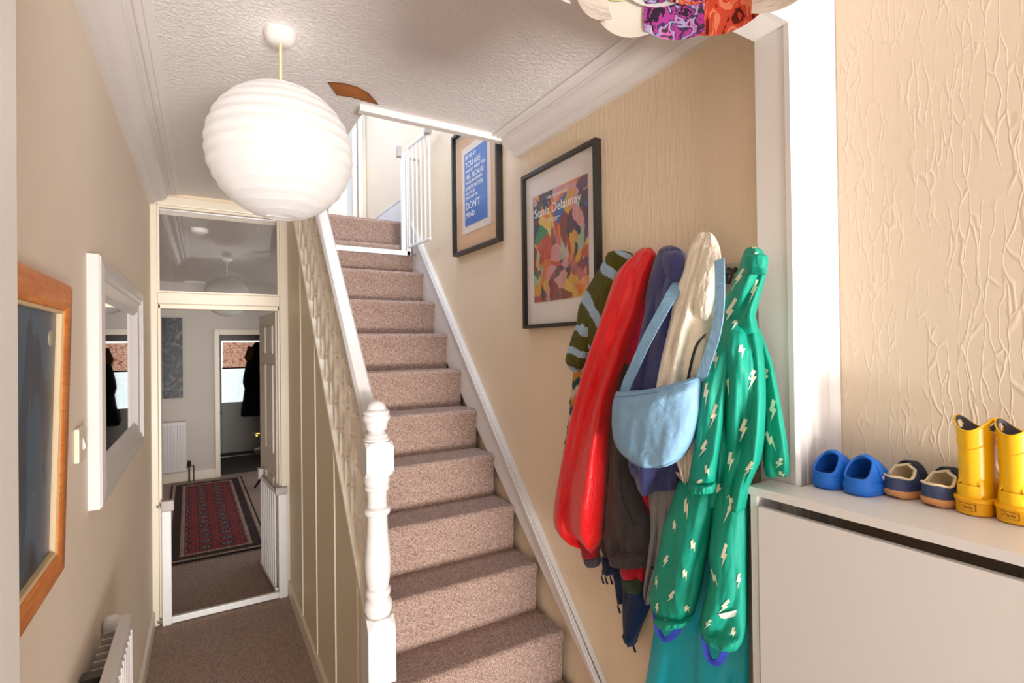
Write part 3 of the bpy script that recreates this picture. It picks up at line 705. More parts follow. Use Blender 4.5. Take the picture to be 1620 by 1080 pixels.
text_mesh('poster_title', 'Sonia Delaunay', .0585, M_INK, (tx, PY1-.010, PZ1-.098), e, sx=.93)
text_mesh('poster_heading', 'THE EY EXHIBITION', .016, M_INK, (tx, (PY0+PY1)/2+.08, PZ1-.034), e)
text_mesh('poster_small_print', 'THE EY EXHIBITION\nTATE MODERN', .009, M_INK, (tx, (PY0+PY1)/2+.07, PZ1-.128), e)
e = wall_picture('quotation_poster', 'black framed blue poster of white lettering higher up the stair wall', 2.255, 2.80, 2.225, 2.93, .035, .016)
wobj(MB().box((XR-.0115, 2.285, 2.255), (XR-.010, 2.77, 2.90)), 'inner_mount', plain('tan_mount_card', '#d9ad82', .7), e)
wobj(MB().box((XR-.013, 2.355, 2.335), (XR-.0115, 2.70, 2.825)), 'inner_card', plain('pale_mount_card', '#e4d3c6', .7), e)
wobj(MB().box((XR-.0145, 2.395, 2.375), (XR-.013, 2.665, 2.785)), 'poster_print', plain('bright_blue_print', '#2469b8', .5), e)
tx = XR-.0155; zz = 2.785
for s, hgt, bold in (('BE WHO', .036, .93), ('YOU ARE', .048, 1), ('AND SAY WHAT YOU', .026, 1), ('FEEL BECAUSE', .038, 1), ('THOSE WHO MIND', .025, 1), ("DON'T MATTER", .032, 1), ('AND THOSE', .022, 1), ('WHO MATTER', .024, 1), ("DON'T", .060, 1), ('MIND', .046, 1)):
    zz -= hgt*.86+.006
    text_mesh('lettering', s, hgt, M_INK, (tx, 2.650, zz), e, sx=.92)

# ================================================================== HANGING CLOTHES
NV = Vector((-.84, -.54, 0)).normalized()     # out from the wall, towards the room
def cat_rows(rows, v):
    n = len(rows)-1; f = v*n; i = min(int(f), n-1); t = f-i
    p = [rows[max(i-1, 0)], rows[i], rows[i+1], rows[min(i+2, n)]]
    return [p[1][k]+.5*t*(p[2][k]-p[0][k]+t*(2*p[0][k]-5*p[1][k]+4*p[2][k]-p[3][k]+t*(3*(p[1][k]-p[2][k])+p[3][k]-p[0][k]))) for k in range(4)]
class Cloth:
    """a hanging garment piece: rows of outline points (photo pixels laid on the plane x = x0) swelling into the room"""
    def __init__(s, rows, x0, thick, folds=(), nu=44, nv=70, power=2.8, wrinkle=.006, wscale=9, seed=0, sag=0, flare=0, quilt=0, tmin=.35, fold=2.1):
        rows = [(r[0], r[1], r[0], r[2]) if len(r) == 3 else (r[1], r[0], r[3], r[2]) for r in rows]  # -> (pyL,pxL,pyR,pxR)
        s.P = []
        for a, b, c, d in rows:
            L = on(b, a, 0, x0); R = on(d, c, 0, x0); s.P.append((L.y, L.z, R.y, R.z))
        s.x0 = x0; s.th = thick; s.folds = folds; s.nu = nu; s.nv = nv; s.pw = power; s.wr = wrinkle; s.ws = wscale; s.seed = seed; s.sag = sag; s.quilt = quilt; s.tmin = tmin; s.fold = fold if nv > 20 else 1
    def wid(s, v): q = cat_rows(s.P, v); return math.hypot(q[0]-q[2], q[1]-q[3])
    def pt(s, u, v, off=0):
        q = cat_rows(s.P, v)
        y = q[0]+(q[2]-q[0])*u; z = q[1]+(q[3]-q[1])*u
        wd = abs(q[0]-q[2])
        e = max(0, 1-abs(2*u-1)**s.pw)**.5
        th = min(s.th, wd*.55)
        th *= s.tmin+(1-s.tmin)*min(1, math.sin(PI*min(max(v, 0), 1)**.8)*1.6)
        d = th*e
        uu = u+.05*noise.noise(Vector((u*2, v*3.5, s.seed*2.3)))
        for fr, am, ph, dr in s.folds:   # rounded ridges between sharper valleys
            a = uu*fr*1.15+ph*3.1+s.seed*5.3
            f1 = abs(noise.noise(Vector((a+dr*v*.12, v*1.3+ph, s.seed*.9))))
            f2 = abs(noise.noise(Vector((a*2.3, v*2.6+dr, s.seed*1.9))))
            d += s.fold*am*e*(3.6*f1+.6*f2-.9)*min(1, .3+v*1.2)
        if s.wr:
            k = s.ws
            for o_ in range(3):
                d += s.wr*e*(1-2*abs(noise.noise(Vector((y*k+s.seed, z*k*.45+y*k*.5, s.seed*1.7)))))/(1.7**o_); k *= 2.1
        if s.quilt: d += s.quilt*e*abs(math.sin(v*PI*10+noise.noise(Vector((u*3, v*6, s.seed)))))
        z -= s.sag*math.sin(PI*u)*(1-v)
        p = Vector((s.x0, y, z))+NV*(d+off)
        p.x = min(p.x, 1.293)
        return p
    def mb(s, matf=None):
        m = MB(); rings = []
        for j in range(s.nv+1):
            v = j/s.nv; q = [s.pt(i/s.nu, v) for i in range(s.nu+1)]
            back = []
            for i in range(9, 0, -1):
                u = i/10; c = cat_rows(s.P, v)
                back.append(Vector((min(s.x0+.004, 1.296), c[0]+(c[2]-c[0])*u, c[1]+(c[3]-c[1])*u-s.sag*math.sin(PI*u)*(1-v))))
            rings.append(q+back)
        m.rings(rings)
        if matf:
            n = s.nu+10
            for j in range(s.nv):
                for i in range(s.nu): m.mi[j*n+i] = matf((i+.5)/s.nu, (j+.5)/s.nv)
        return m
def garment(name, label, cat, loc, group='coats and bags on the hall hooks'): return empty(name, loc, label, cat, group)
GRP = 'clothes on the hall hooks'
def piece(cl, name, mats, parent, matf=None):
    return wobj(cl.mb(matf), name, mats, parent, smooth=70)
R_ = lambda *a: list(a)

M_OLIVE = cloth('olive_teddy_fleece', '#5a5a22', 1, 260, .7, .006, .1, .12)
M_PALEBLUE = cloth('pale_blue_teddy_fleece', '#a9c6dc', 1, 260, .7, .006, .1)
def smooth_path(pts, k=5):
    out = []; n = len(pts)-1
    for i in range(n):
        a, b, c, d = pts[max(i-1, 0)], pts[i], pts[i+1], pts[min(i+2, n)]
        for q in range(k):
            t = q/k; out.append(b+.5*t*(c-a+t*(2*a-5*b+4*c-d+t*(3*(b-c)+d-a))))
    return out+[pts[-1]]
def hang(name, label, cat, px, py, x): return empty(name, tuple(on(px, py, 0, x)), label, cat)
# olive fleece
o = hang('fleece_jacket', 'olive green fuzzy fleece with pale blue stripes leftmost on the hooks', 'jacket', 985, 400, 1.27)
body = Cloth([(397, 977, 987), (402, 966, 1002), (418, 955, 1006), (439, 941, 1006), (462, 928, 1002), (490, 917, 996), (520, 915, 985), (545, 924, 968), (556, 930, 950)], 1.265, .07, [(1.5, .010, .4, 2)], seed=1, nv=90)
def stripe(vs, k, wdt):
    def f(u, v):
        for c in vs:
            if abs(v-(c+k*u+.02*math.sin(u*7+c*30))) < wdt: return 1
        return 0
    return f
piece(body, 'jacket_body', [M_OLIVE, M_PALEBLUE], o, stripe((-.06, .20, .52, .80), .30, .042))
slv = Cloth([(505, 918, 945), (530, 908, 940), (552, 901, 936), (570, 897, 930), (586, 904, 918)], 1.255, .055, [(1, .006, 1, 2)], seed=2, nv=50)
piece(slv, 'sleeve', [M_OLIVE, M_PALEBLUE], o, stripe((.10, .50, .92), .12, .07))
# patterned scarf
o = hang('patterned_scarf', 'knitted orange teal and cream zigzag scarf under the olive fleece', 'scarf', 925, 570, 1.27)
def zig(u, v):
    k = (v*15+abs(((u*2) % 1)-.5)*1.4) % 3
    return int(k)
M_S = [cloth('mustard_knit', '#c98a34', .95, 200, .8, .006), cloth('dark_teal_knit', '#2f4a46', .95, 200, .8, .006), cloth('cream_knit', '#d8c3a4', .95, 200, .8, .006)]
piece(Cloth([(556, 912, 938), (600, 907, 931), (650, 902, 921), (690, 897, 913), (712, 894, 905)], 1.285, .028, [], seed=3, nu=30, nv=80), 'scarf_body', M_S, o, zig)
for k, (px, py) in enumerate(((909, 600), (905, 625), (901, 665), (897, 690), (895, 705))):
    a = on(px, py, 0, 1.278); wobj(MB().tube([a, a+Vector((-.005, .006, -.03)), a+Vector((0, .004, -.065))], .004, 6), 'tassel', plain('dark_wool', '#2a2220'), o, smooth=60)
# navy fringed scarf
o = hang('navy_scarf', 'dark navy scarf with fringe hanging lowest below the grey jacket', 'scarf', 985, 890, 1.27)
M_NSC = cloth('dark_navy_wool', '#15294a', .95, 220, .7, .006)
piece(Cloth([(880, 952, 984), (895, 953, 982), (908, 954, 974)], 1.272, .02, [(2, .006, 0, 1)], seed=4, nv=20, nu=26), 'scarf_end', M_NSC, o)
piece(Cloth([(895, 968, 992), (920, 972, 990), (954, 977, 986)], 1.278, .015, [], seed=5, nv=20, nu=20), 'scarf_end', M_NSC, o)
piece(Cloth([(905, 984, 1032), (930, 985, 1033), (958, 985, 1029), (985, 986, 1018), (1003, 990, 1011), (1014, 1000, 1008)], 1.268, .035, [(1.5, .008, 1, 1)], seed=6, nv=40), 'scarf_end', M_NSC, o)
for px, py in ((954, 905), (960, 906), (968, 906), (974, 904), (980, 951), (988, 998), (993, 1004), (1004, 1012)):
    a = on(px, py, 0, 1.268); wobj(MB().tube([a+Vector((0, 0, .01)), a+Vector((-.004, .004, -.018)), a+Vector((.0, -.003, -.040))], [.004, .003, .004], 6), 'tassel', M_NSC, o, smooth=60)
# crimson garment
o = hang('crimson_top', 'crimson top with dark green hem peeping below the charcoal jacket', 'top', 1010, 700, 1.26)
piece(Cloth([(560, 1000, 1026), (700, 1002, 1034), (790, 1000, 1032), (850, 990, 1030), (893, 981, 1023), (913, 984, 1021), (924, 990, 1019)], 1.258, .030, [(1.5, .006, 0, 1)], seed=7), 'top_body', cloth('crimson_cloth', '#c0122f', .75), o)
piece(Cloth([(910, 984, 1018), (922, 985, 1020), (938, 992, 1019)], 1.256, .03, [(8, .002, 0, 0)], seed=8, nv=16), 'hem', cloth('dark_green_rib', '#33402f', .9), o)
# grey jacket
o = hang('grey_jacket', 'mid grey jacket hanging behind the green lightning trousers', 'jacket', 1045, 700, 1.26)
piece(Cloth([(600, 1030, 1090), (764, 1026, 1082), (828, 1030, 1072), (875, 1026, 1062), (902, 1022, 1052), (935, 1018, 1040), (953, 1022, 1032)], 1.245, .035, [(2.5, .008, 1, 2)], seed=9), 'jacket_body', cloth('grey_softshell', '#8a8888', .7, coarse=(20, .3, .01)), o)
lp = [on(x, y, 0, 1.215) for x, y in ((1026, 886), (1031, 897), (1038, 899), (1044, 889))]
wobj(MB().tube(lp, .004, 6), 'drawcord', M_DARK, o, smooth=60)
# charcoal jacket
o = hang('charcoal_jacket', 'charcoal zipped jacket below the blue bag beside the red coat', 'jacket', 985, 680, 1.24)
M_CHAR = cloth('charcoal_softshell', '#3f3a39', .75, 400, .2, .001, coarse=(18, .3, .012))
piece(Cloth([(560, 975, 1010), (640, 970, 1008), (693, 967, 1003), (745, 965, 1006), (785, 962, 1017), (825, 959, 1030), (850, 957, 1033), (873, 961, 1029), (893, 966, 1022)], 1.232, .055, [(1.6, .012, .8, 1.2)], seed=10), 'jacket_body', M_CHAR, o)
piece(Cloth([(600, 962, 985), (690, 960, 982), (800, 955, 976), (845, 951, 970), (863, 951, 966), (880, 955, 970)], 1.250, .04, [], seed=11), 'sleeve', M_CHAR, o)
piece(Cloth([(870, 963, 1028), (882, 964, 1026), (895, 966, 1022)], 1.228, .054, [(14, .0016, 0, 0)], seed=12, nv=10), 'hem', M_CHAR, o)
zp = [on(x, y, 0, 1.168) for x, y in ((983, 742), (980, 765), (986, 795), (1003, 832))]
wobj(MB().tube(zp, .0025, 5), 'zip', plain('dark_zip', '#252322', .5), o)
# red puffer
o = hang('red_coat', 'long bright red padded coat with dark cuff', 'coat', 1024, 393, 1.25)
tr = NT('red_nylon'); tr.b.inputs['Base Color'].default_value = lin('#ea0d12'); tr.b.inputs['Roughness'].default_value = .42; tr.b.inputs['Sheen Weight'].default_value = .2
n1 = tr.noise(tr.coord((26, 26, 8)), 1, 4, .6, 1.0); tr.bump(n1.outputs['Fac'], .55, .012)
red = Cloth([(392, 1018, 1030), (396, 1011, 1034), (405, 1002, 1038), (432, 980, 1034), (460, 969, 1027), (500, 957, 1018), (532, 947, 1006), (562, 936, 997), (590, 928, 989), (615, 921, 981), (652, 911, 972), (683, 904, 968), (720, 896, 966), (755, 889, 964), (785, 884, 962), (812, 881, 960), (830, 884, 958), (844, 895, 957), (856, 912, 953), (866, 932, 947)], 1.225, .10, [(1.0, .016, 2.4, 1.5), (2.6, .007, .5, 4)], seed=13, nv=110, wrinkle=.006)
piece(red, 'coat_body', tr.m, o)
piece(Cloth([(846, 918, 952), (866, 921, 950), (882, 925, 948)], 1.222, .045, [(9, .0015, 0, 0)], seed=14, nv=16), 'cuff', cloth('dark_red_rib', '#a01220', .85), o)
piece(Cloth([(876, 924, 950), (887, 927, 951), (894, 933, 948)], 1.220, .04, [(9, .0015, 0, 0)], seed=15, nv=12), 'cuff_edge', cloth('slate_rib', '#4b4650', .85), o)
piece(Cloth([(470, 1002, 1030), (520, 998, 1026), (560, 992, 1016), (600, 985, 1000)], 1.232, .05, [], seed=31), 'coat_lining', cloth('magenta_lining', '#b2123e', .6), o)
# navy jacket
o = hang('navy_jacket', 'indigo navy hooded jacket between the red coat and cream fleece', 'jacket', 1060, 392, 1.25)
M_NAVY = cloth('indigo_softshell', '#3f4377', .75, 350, .2, .001, .25, coarse=(12, .25, .012))
piece(Cloth([(390, 1052, 1068), (394, 1046, 1078), (403, 1041, 1085), (427, 1033, 1092), (467, 1024, 1094), (502, 1020, 1092), (560, 1008, 1088), (624, 996, 1086), (680, 995, 1086), (740, 1003, 1082), (760, 1008, 1078), (772, 1013, 1073)], 1.222, .085, [(1.3, .014, 2.2, 1.5), (2.2, .006, .5, 3)], seed=16, nv=90), 'jacket_body', M_NAVY, o)
piece(Cloth([(470, 1026, 1050), (520, 1016, 1046), (600, 1000, 1036), (700, 994, 1038), (728, 996, 1040), (740, 998, 1038), (750, 1003, 1036)], 1.185, .05, [(1, .006, 0, 1)], seed=17), 'sleeve', M_NAVY, o)
piece(Cloth([(731, 997, 1040), (742, 999, 1039), (752, 1003, 1036)], 1.183, .052, [(10, .0025, 0, 0)], seed=18, nv=12), 'cuff', M_NAVY, o)
piece(Cloth([(398, 1050, 1078), (420, 1048, 1086), (440, 1054, 1086), (452, 1066, 1082)], 1.175, .05, [], seed=19, nv=30), 'hood', M_NAVY, o)
# cream sherpa
o = hang('cream_fleece', 'cream sherpa fleece jacket hanging tallest behind the blue bag', 'jacket', 1115, 372, 1.22)
M_SHER = cloth('cream_sherpa', '#fbf0de', 1, 210, .6, .005, .1, .05)
sher = Cloth([(368, 1108, 1123), (372, 1103, 1129), (380, 1098, 1134), (393, 1089, 1139), (409, 1085, 1141), (427, 1080, 1141), (467, 1067, 1137), (502, 1060, 1132), (547, 1049, 1126), (596, 1040, 1120), (640, 1037, 1115), (700, 1045, 1108), (740, 1065, 1100), (763, 1080, 1092)], 1.188, .10, [(1.3, .020, 1.0, .8), (2.7, .009, 0, 1.5)], seed=20, nv=100, wrinkle=.005, wscale=14)
piece(sher, 'jacket_body', M_SHER, o)
piece(Cloth([(392, 1116, 1136), (415, 1110, 1140), (440, 1102, 1137), (470, 1098, 1133), (490, 1098, 1128), (500, 1104, 1123), (507, 1112, 1119)], 1.125, .06, [], seed=21, nv=50, wscale=22), 'hood', M_SHER, o)
lp = [sher.pt(u, v, .003) for u, v in ((.90, .585), (.82, .60), (.76, .62), (.72, .66), (.70, .72), (.70, .80))]
wobj(MB().ribbon(smooth_path(lp), .007, .002, (0, -1, .3)), 'zip_tape', plain('dark_zip', '#252322', .5), o)
# blue bag
o = hang('crossbody_bag', 'light blue nylon crossbody bag slung over the coats', 'bag', 1045, 640, 1.12)
tb_ = NT('light_blue_nylon'); tb_.b.inputs['Base Color'].default_value = lin('#86b1d2'); tb_.b.inputs['Roughness'].default_value = .6
n1 = tb_.noise(tb_.coord((16, 16, 20)), 1, 4, .55, 1.2); tb_.bump(n1.outputs['Fac'], .4, .014)
bag = Cloth([(975, 619, 1112, 592), (971, 636, 1113, 604), (970, 655, 1112, 628), (970, 675, 1110, 652), (974, 697, 1103, 682), (985, 714, 1094, 704), (1004, 726, 1080, 723), (1024, 733, 1064, 733), (1038, 737, 1052, 737)], 1.105, .085, [(1.4, .004, 0, 2)], seed=22, nv=60, sag=.012, tmin=.55, power=2.6)
piece(bag, 'bag_body', tb_.m, o)
for v0, nm in ((.055, 'zip_seam'), (.80, 'piping')):
    wobj(MB().tube([bag.pt(.03+.94*i/40, v0+(.0 if v0 < .5 else .10*(math.sin(PI*i/40)-1)*1.0), .001) for i in range(41)], .0025, 6), nm, plain('slate_blue_piping', '#6f99ba', .6), o, smooth=60)
s1 = [on(x, y, 0, xx) for x, y, xx in ((985, 640, 1.10), (990, 612, 1.09), (1004, 580, 1.085), (1022, 540, 1.08), (1042, 503, 1.08), (1060, 471, 1.095), (1077, 444, 1.16), (1092, 420, 1.215))]
wobj(MB().ribbon(smooth_path(s1), .035, .003, (0, -1, -.5)), 'strap', tb_.m, o)
s2 = [on(x, y, 0, xx) for x, y, xx in ((1108, 606, 1.10), (1112, 590, 1.075), (1122, 560, 1.06), (1132, 528, 1.05), (1137, 500, 1.045), (1139, 470, 1.045), (1139, 440, 1.05), (1138, 410, 1.06))]
wobj(MB().ribbon(smooth_path(s2), .026, .003, (0, -1, 0)), 'strap', tb_.m, o)

# ---- green lightning jacket and trousers
tg = NT('green_rainproof'); tg.b.inputs['Base Color'].default_value = lin('#099a80'); tg.b.inputs['Roughness'].default_value = .6; tg.b.inputs['Specular IOR Level'].default_value = .4
n1 = tg.noise(tg.coord((15, 15, 9)), 1, 3, .5, .8); tg.bump(n1.outputs['Fac'], .35, .014)
M_BOLT = plain('pale_yellow_print', '#eef0d2', .6)
BOLT = [(-.1, 1), (.35, .95), (.15, .35), (.5, .35), (-.2, -1), (-.02, -.1), (-.42, -.05)]
def bolts(cl, spots, parent, size=.020):
    mb = MB()
    for u, v, ang, sc in spots:
        W = max(cl.wid(v), .02); q0 = cat_rows(cl.P, 0); q1 = cat_rows(cl.P, 1); Hh = abs((q0[1]+q0[3])/2-(q1[1]+q1[3])/2)
        ca, sa_ = math.cos(ang), math.sin(ang); tris = []; vs = []
        for x, y in BOLT:
            x, y = (x*ca-y*sa_)*size*sc, (x*sa_+y*ca)*size*sc
            vs.append(cl.pt(min(.99, max(.01, u+x/W)), min(.99, max(.01, v-y/Hh)), .0022))
        mb.add(vs, [(0, 1, 2), (0, 2, 6), (2, 3, 5), (2, 5, 6), (3, 4, 5)])
    if mb.v: wobj(mb, 'lightning_print', M_BOLT, parent, fix=False)['kind'] = 'stuff'
def scatter(nu, nv, seed, m=.12):
    rnd = random.Random(seed); out = []
    for j in range(nv):
        for i in range(nu):
            u = (i+.5+(.25 if j % 2 else -.25)*(nu > 1))/nu+rnd.uniform(-.06, .06); v = (j+.5)/nv+rnd.uniform(-.03, .03)
            if m < u < 1-m: out.append((u, v, rnd.choice((-.7, .5, .2, -.2, .8)), rnd.uniform(.85, 1.15)))
    return out
o = hang('green_rain_jacket', 'green hooded rain jacket with white lightning bolts rightmost on the hooks', 'jacket', 1192, 395, 1.22)
bodyg = Cloth([(500, 1142, 1196), (530, 1138, 1202), (560, 1130, 1208), (600, 1124, 1212), (660, 1122, 1212), (720, 1122, 1206), (760, 1120, 1190), (800, 1118, 1182)], 1.165, .075, [(1.4, .018, .6, .8), (3, .006, 1, 2)], seed=23, nv=70)
pb = piece(bodyg, 'jacket_body', tg.m, o); bolts(bodyg, scatter(3, 6, 1), pb)
hood = Cloth([(391.5, 1184, 1199), (396, 1178, 1206), (408, 1173, 1213), (418, 1170, 1215), (440, 1162, 1211), (470, 1149, 1203), (499, 1139, 1196), (520, 1138, 1198), (540, 1140, 1202)], 1.150, .095, [(1, .014, 2.4, 2.5)], seed=24, nv=60)
ph = piece(hood, 'hood', tg.m, o); bolts(hood, [(.62, .12, .5, 1), (.3, .40, .2, .9), (.18, .52, -.2, 1), (.28, .74, -.3, 1.2), (.12, .88, -.8, 1), (.78, .60, .1, .9), (.55, .27, -.3, .8)], ph)
fold = Cloth([(404, 1176, 1214), (412, 1174, 1216), (424, 1176, 1214), (434, 1180, 1212)], 1.095, .045, [], seed=30, nv=24)
piece(fold, 'hood_peak', tg.m, o)
sl1 = Cloth([(535, 1128, 1162), (560, 1122, 1160), (600, 1112, 1152), (660, 1103, 1146), (710, 1098, 1140), (745, 1092, 1135), (762, 1089, 1133), (772, 1090, 1132)], 1.120, .065, [(1, .008, 1, 1.5)], seed=25, nv=70)
p1_ = piece(sl1, 'sleeve', tg.m, o); bolts(sl1, [(.4, .18, .4, 1), (.3, .34, .3, .9), (.65, .42, -.2, 1), (.4, .56, -.4, 1), (.7, .68, .6, .9), (.45, .80, -.3, 1.1), (.25, .9, .2, .8)], p1_)
piece(Cloth([(760, 1089, 1134), (769, 1090, 1133), (778, 1093, 1130)], 1.118, .066, [(8, .003, 0, 0)], seed=26, nv=12), 'cuff', tg.m, o)
sl2 = Cloth([(520, 1190, 1202), (545, 1192, 1212), (574, 1194, 1222), (616, 1198, 1231), (666, 1202, 1240), (710, 1206, 1247), (738, 1208, 1249), (752, 1212, 1248)], 1.190, .06, [(1, .006, 2, 1)], seed=27, nv=60)
p2_ = piece(sl2, 'sleeve', tg.m, o); bolts(sl2, [(.5, .2, .5, .8), (.45, .36, -.5, .9), (.6, .52, -.3, 1), (.4, .66, .7, 1), (.6, .80, -.3, 1), (.7, .93, .3, 1)], p2_)

o = hang('green_rain_trousers', 'green rain trousers with lightning bolts and blue foot straps', 'trousers', 1110, 770, 1.23)
tl = Cloth([(760, 1074, 1130), (798, 1061, 1130), (835, 1048, 1126), (865, 1043, 1121), (887, 1038, 1117), (921, 1031, 1111), (940, 1028, 1107), (958, 1030, 1102), (972, 1035, 1096), (978, 1042, 1088)], 1.175, .07, [(1.2, .008, .5, 1.5)], seed=28, nv=70)
q1_ = piece(tl, 'trouser_leg', tg.m, o); bolts(tl, [(.45, .10, .8, 1), (.30, .18, .8, .8), (.75, .27, .6, .9), (.25, .38, -.1, 1.1), (.7, .46, .6, .9), (.5, .58, -.4, 1.1), (.15, .52, .6, .8), (.25, .70, 0, 1), (.85, .72, .5, 1), (.45, .84, .8, .8), (.12, .82, .1, .8), (.5, .94, -.3, .8)], q1_)
tr2 = Cloth([(760, 1128, 1184), (810, 1127, 1183), (865, 1122, 1183), (902, 1124, 1183), (935, 1118, 1183), (960, 1112, 1183), (1107, 985, 1182, 985), (1112, 996, 1178, 1003), (1124, 1006, 1172, 1016), (1140, 1016, 1162, 1023)], 1.172, .07, [(1.1, .010, 2, 1.2)], seed=29, nv=70)
q2_ = piece(tr2, 'trouser_leg', tg.m, o); bolts(tr2, [(.5, .08, -.4, 1.1), (.45, .22, -.2, 1), (.2, .32, .8, 1), (.8, .34, 0, .8), (.5, .46, -.6, 1.1), (.2, .58, -.3, 1), (.75, .66, .1, 1), (.22, .74, .3, 1.1), (.6, .88, .4, .9), (.85, .8, 0, .8)], q2_)
bdg = MB(); vs = []
for (u, v) in ((.40, .50), (.80, .49), (.76, .535), (.56, .55), (.46, .535)): vs.append(tr2.pt(u, v, .004))
bdg.add(vs, [(0, 1, 2, 3, 4)]); bdgo = wobj(bdg, 'brand_patch', plain('pale_grey_print', '#d9e2da', .6), o, fix=False); bdgo['label'] = 'small white printed patch'
for cl, rows in ((1, [(966, 1034, 1100), (973, 1036, 1096), (980, 1042, 1088)]), (2, [(1107, 984, 1182, 990), (1113, 998, 1176, 1008), (1126, 1008, 1168, 1020)])):
    piece(Cloth(rows, 1.171, .071, [(9, .003, 0, 0)], seed=32+cl, nv=10), 'cuff', tg.m, o)
M_RB = plain('royal_blue_webbing', '#2a3fae', .7)
for pts in ([(1037, 968), (1039, 990), (1046, 1006), (1054, 1011), (1066, 1004), (1075, 990), (1078, 974)], [(1117, 990), (1115, 1010), (1119, 1035), (1127, 1047), (1138, 1046), (1145, 1034), (1148, 1016)]):
    pp = [on(x, y, 0, 1.135) for x, y in pts]
    nrm = NV; fine = []
    fine = smooth_path(pp, 6)
    sides = []
    for i in range(len(fine)):
        t_ = (fine[min(i+1, len(fine)-1)]-fine[max(i-1, 0)]).normalized(); sides.append(t_.cross(nrm))
    wobj(MB().ribbon(fine, .016, .003, sides), 'foot_strap', M_RB, o)
# turquoise garment lowest
o = hang('turquoise_coat', 'turquoise waterproof coat hanging lowest behind the green trousers', 'coat', 1110, 900, 1.27)
tq = NT('turquoise_rainproof'); tq.b.inputs['Base Color'].default_value = lin('#08b9cc'); tq.b.inputs['Roughness'].default_value = .5
n1 = tq.noise(tq.coord((12, 12, 4)), 1, 3, .5, .6); tq.bump(n1.outputs['Fac'], .3, .015)
piece(Cloth([(780, 1075, 1185), (860, 1062, 1185), (940, 1046, 1185), (995, 1035, 1185), (1040, 1028, 1185), (1080, 1021, 1185), (1140, 1012, 1185), (1210, 1004, 1185)], 1.262, .035, [(1.8, .016, 1.2, .5)], seed=35, nv=60), 'coat_body', tq.m, o)
# hook rail
hk = empty('coat_hook_rail', (1.29, 1.12, 1.90), 'black coat hooks on a wall rail holding the clothes', 'hooks')
wobj(MB().box((1.285, .86, 1.885), (1.30, 1.42, 1.925)), 'rail', plain('grey_rail_paint', '#c9bba6', .5), hk, bevel=.003)
for y in (.925, 1.0, 1.1, 1.2, 1.32):
    a = Vector((1.285, y, 1.905))
    wobj(MB().tube([a, a+Vector((-.03, 0, -.012)), a+Vector((-.055, 0, -.006)), a+Vector((-.062, 0, .022))], [.007, .006, .006, .008], 8), 'hook', M_BLACK, hk, smooth=50)
a = on(1156, 424, 0, 1.27); b = on(1150, 448, 0, 1.27)
wobj(MB().tube([a, a.lerp(b, .5)+Vector((-.004, 0, 0)), b], [.010, .013, .010], 8), 'hook_tip', M_BLACK, hk, smooth=50)

# dark coat in the rear lobby
o = empty('dark_coat', (.86, 9.35, 1.7), 'black coats hanging beside the glazed back door', 'coat')
rs = []
for z, x0, x1, th in ((1.80, .72, .80, .04), (1.70, .66, .88, .08), (1.55, .61, .95, .10), (1.40, .575, .97, .11), (1.25, .545, 1.0, .12), (1.15, .535, 1.0, .12), (1.05, .56, 1.0, .12), (.90, .54, 1.0, .12), (.72, .51, 1.0, .12), (.62, .505, 1.0, .11), (.60, .53, .98, .05)):
    r = []
    for j in range(32):
        a = 2*PI*j/32; r.append(((x0+x1)/2+(x1-x0)/2*math.cos(a), 9.38+th*math.sin(a)*(1+.15*math.sin(5*a)), z))
    rs.append(r)
wobj(MB().rings(rs), 'coat_body', cloth('black_wool', '#15161a', .95), o, smooth=60)
wobj(MB().tube([(.66, 9.28, 1.72), (.61, 9.27, 1.55), (.60, 9.27, 1.50)], [.05, .055, .03], 10), 'collar', cloth('brown_wool', '#5d3a1e', .95), o, smooth=60)

# ================================================================== SHOE CABINET
CX0, CX1, CY0, CY1, CZ = 1.139, XN-.004, .20, .798, 1.35
cb = empty('shoe_cabinet', (1.28, .5, 0), 'tall slim white shoe cabinet with tilting front against the embossed wall', 'cabinet')
wobj(MB().prism([(CX0, CY0), (CX1, CY0), (CX1, YD0-.030), (1.236, YD0-.030), (1.236, CY1), (CX0, CY1)], 2, CZ-.020, CZ), 'cabinet_top', M_CAB, cb, bevel=.001)
wobj(MB().box((CX0+.006, CY1-.022, 0), (1.236, CY1-.004, CZ-.020)), 'side_panel', M_CAB, cb, bevel=.001)
wobj(MB().box((CX0+.006, CY0+.004, 0), (CX1, CY0+.022, CZ-.020)), 'side_panel', M_CAB, cb, bevel=.001)
fl = wobj(MB().box((CX0+.002, CY0+.028, .82), (CX0+.018, CY1-.026, CZ-.045)), 'cabinet_flap', M_CAB, cb, bevel=.0015)
wobj(MB().box((CX0+.002, CY0+.028, .44), (CX0+.018, CY1-.026, .815)), 'cabinet_flap', M_CAB, cb, bevel=.0015)
wobj(MB().box((CX0+.002, CY0+.028, .06), (CX0+.018, CY1-.026, .435)), 'cabinet_flap', M_CAB, cb, bevel=.0015)
wobj(MB().box((CX0+.02, CY0+.03, .02), (1.23, CY1-.03, .04)), 'cabinet_floor', M_CAB, cb)
wobj(MB().lathe([(.0, 0), (.006, 0), (.006, .002), (.0, .002)], (0, 0, 0), 14), 'screw_cover', M_PLASTIC, cb).location = (CX0+.03, CY1-.024, CZ-.032)

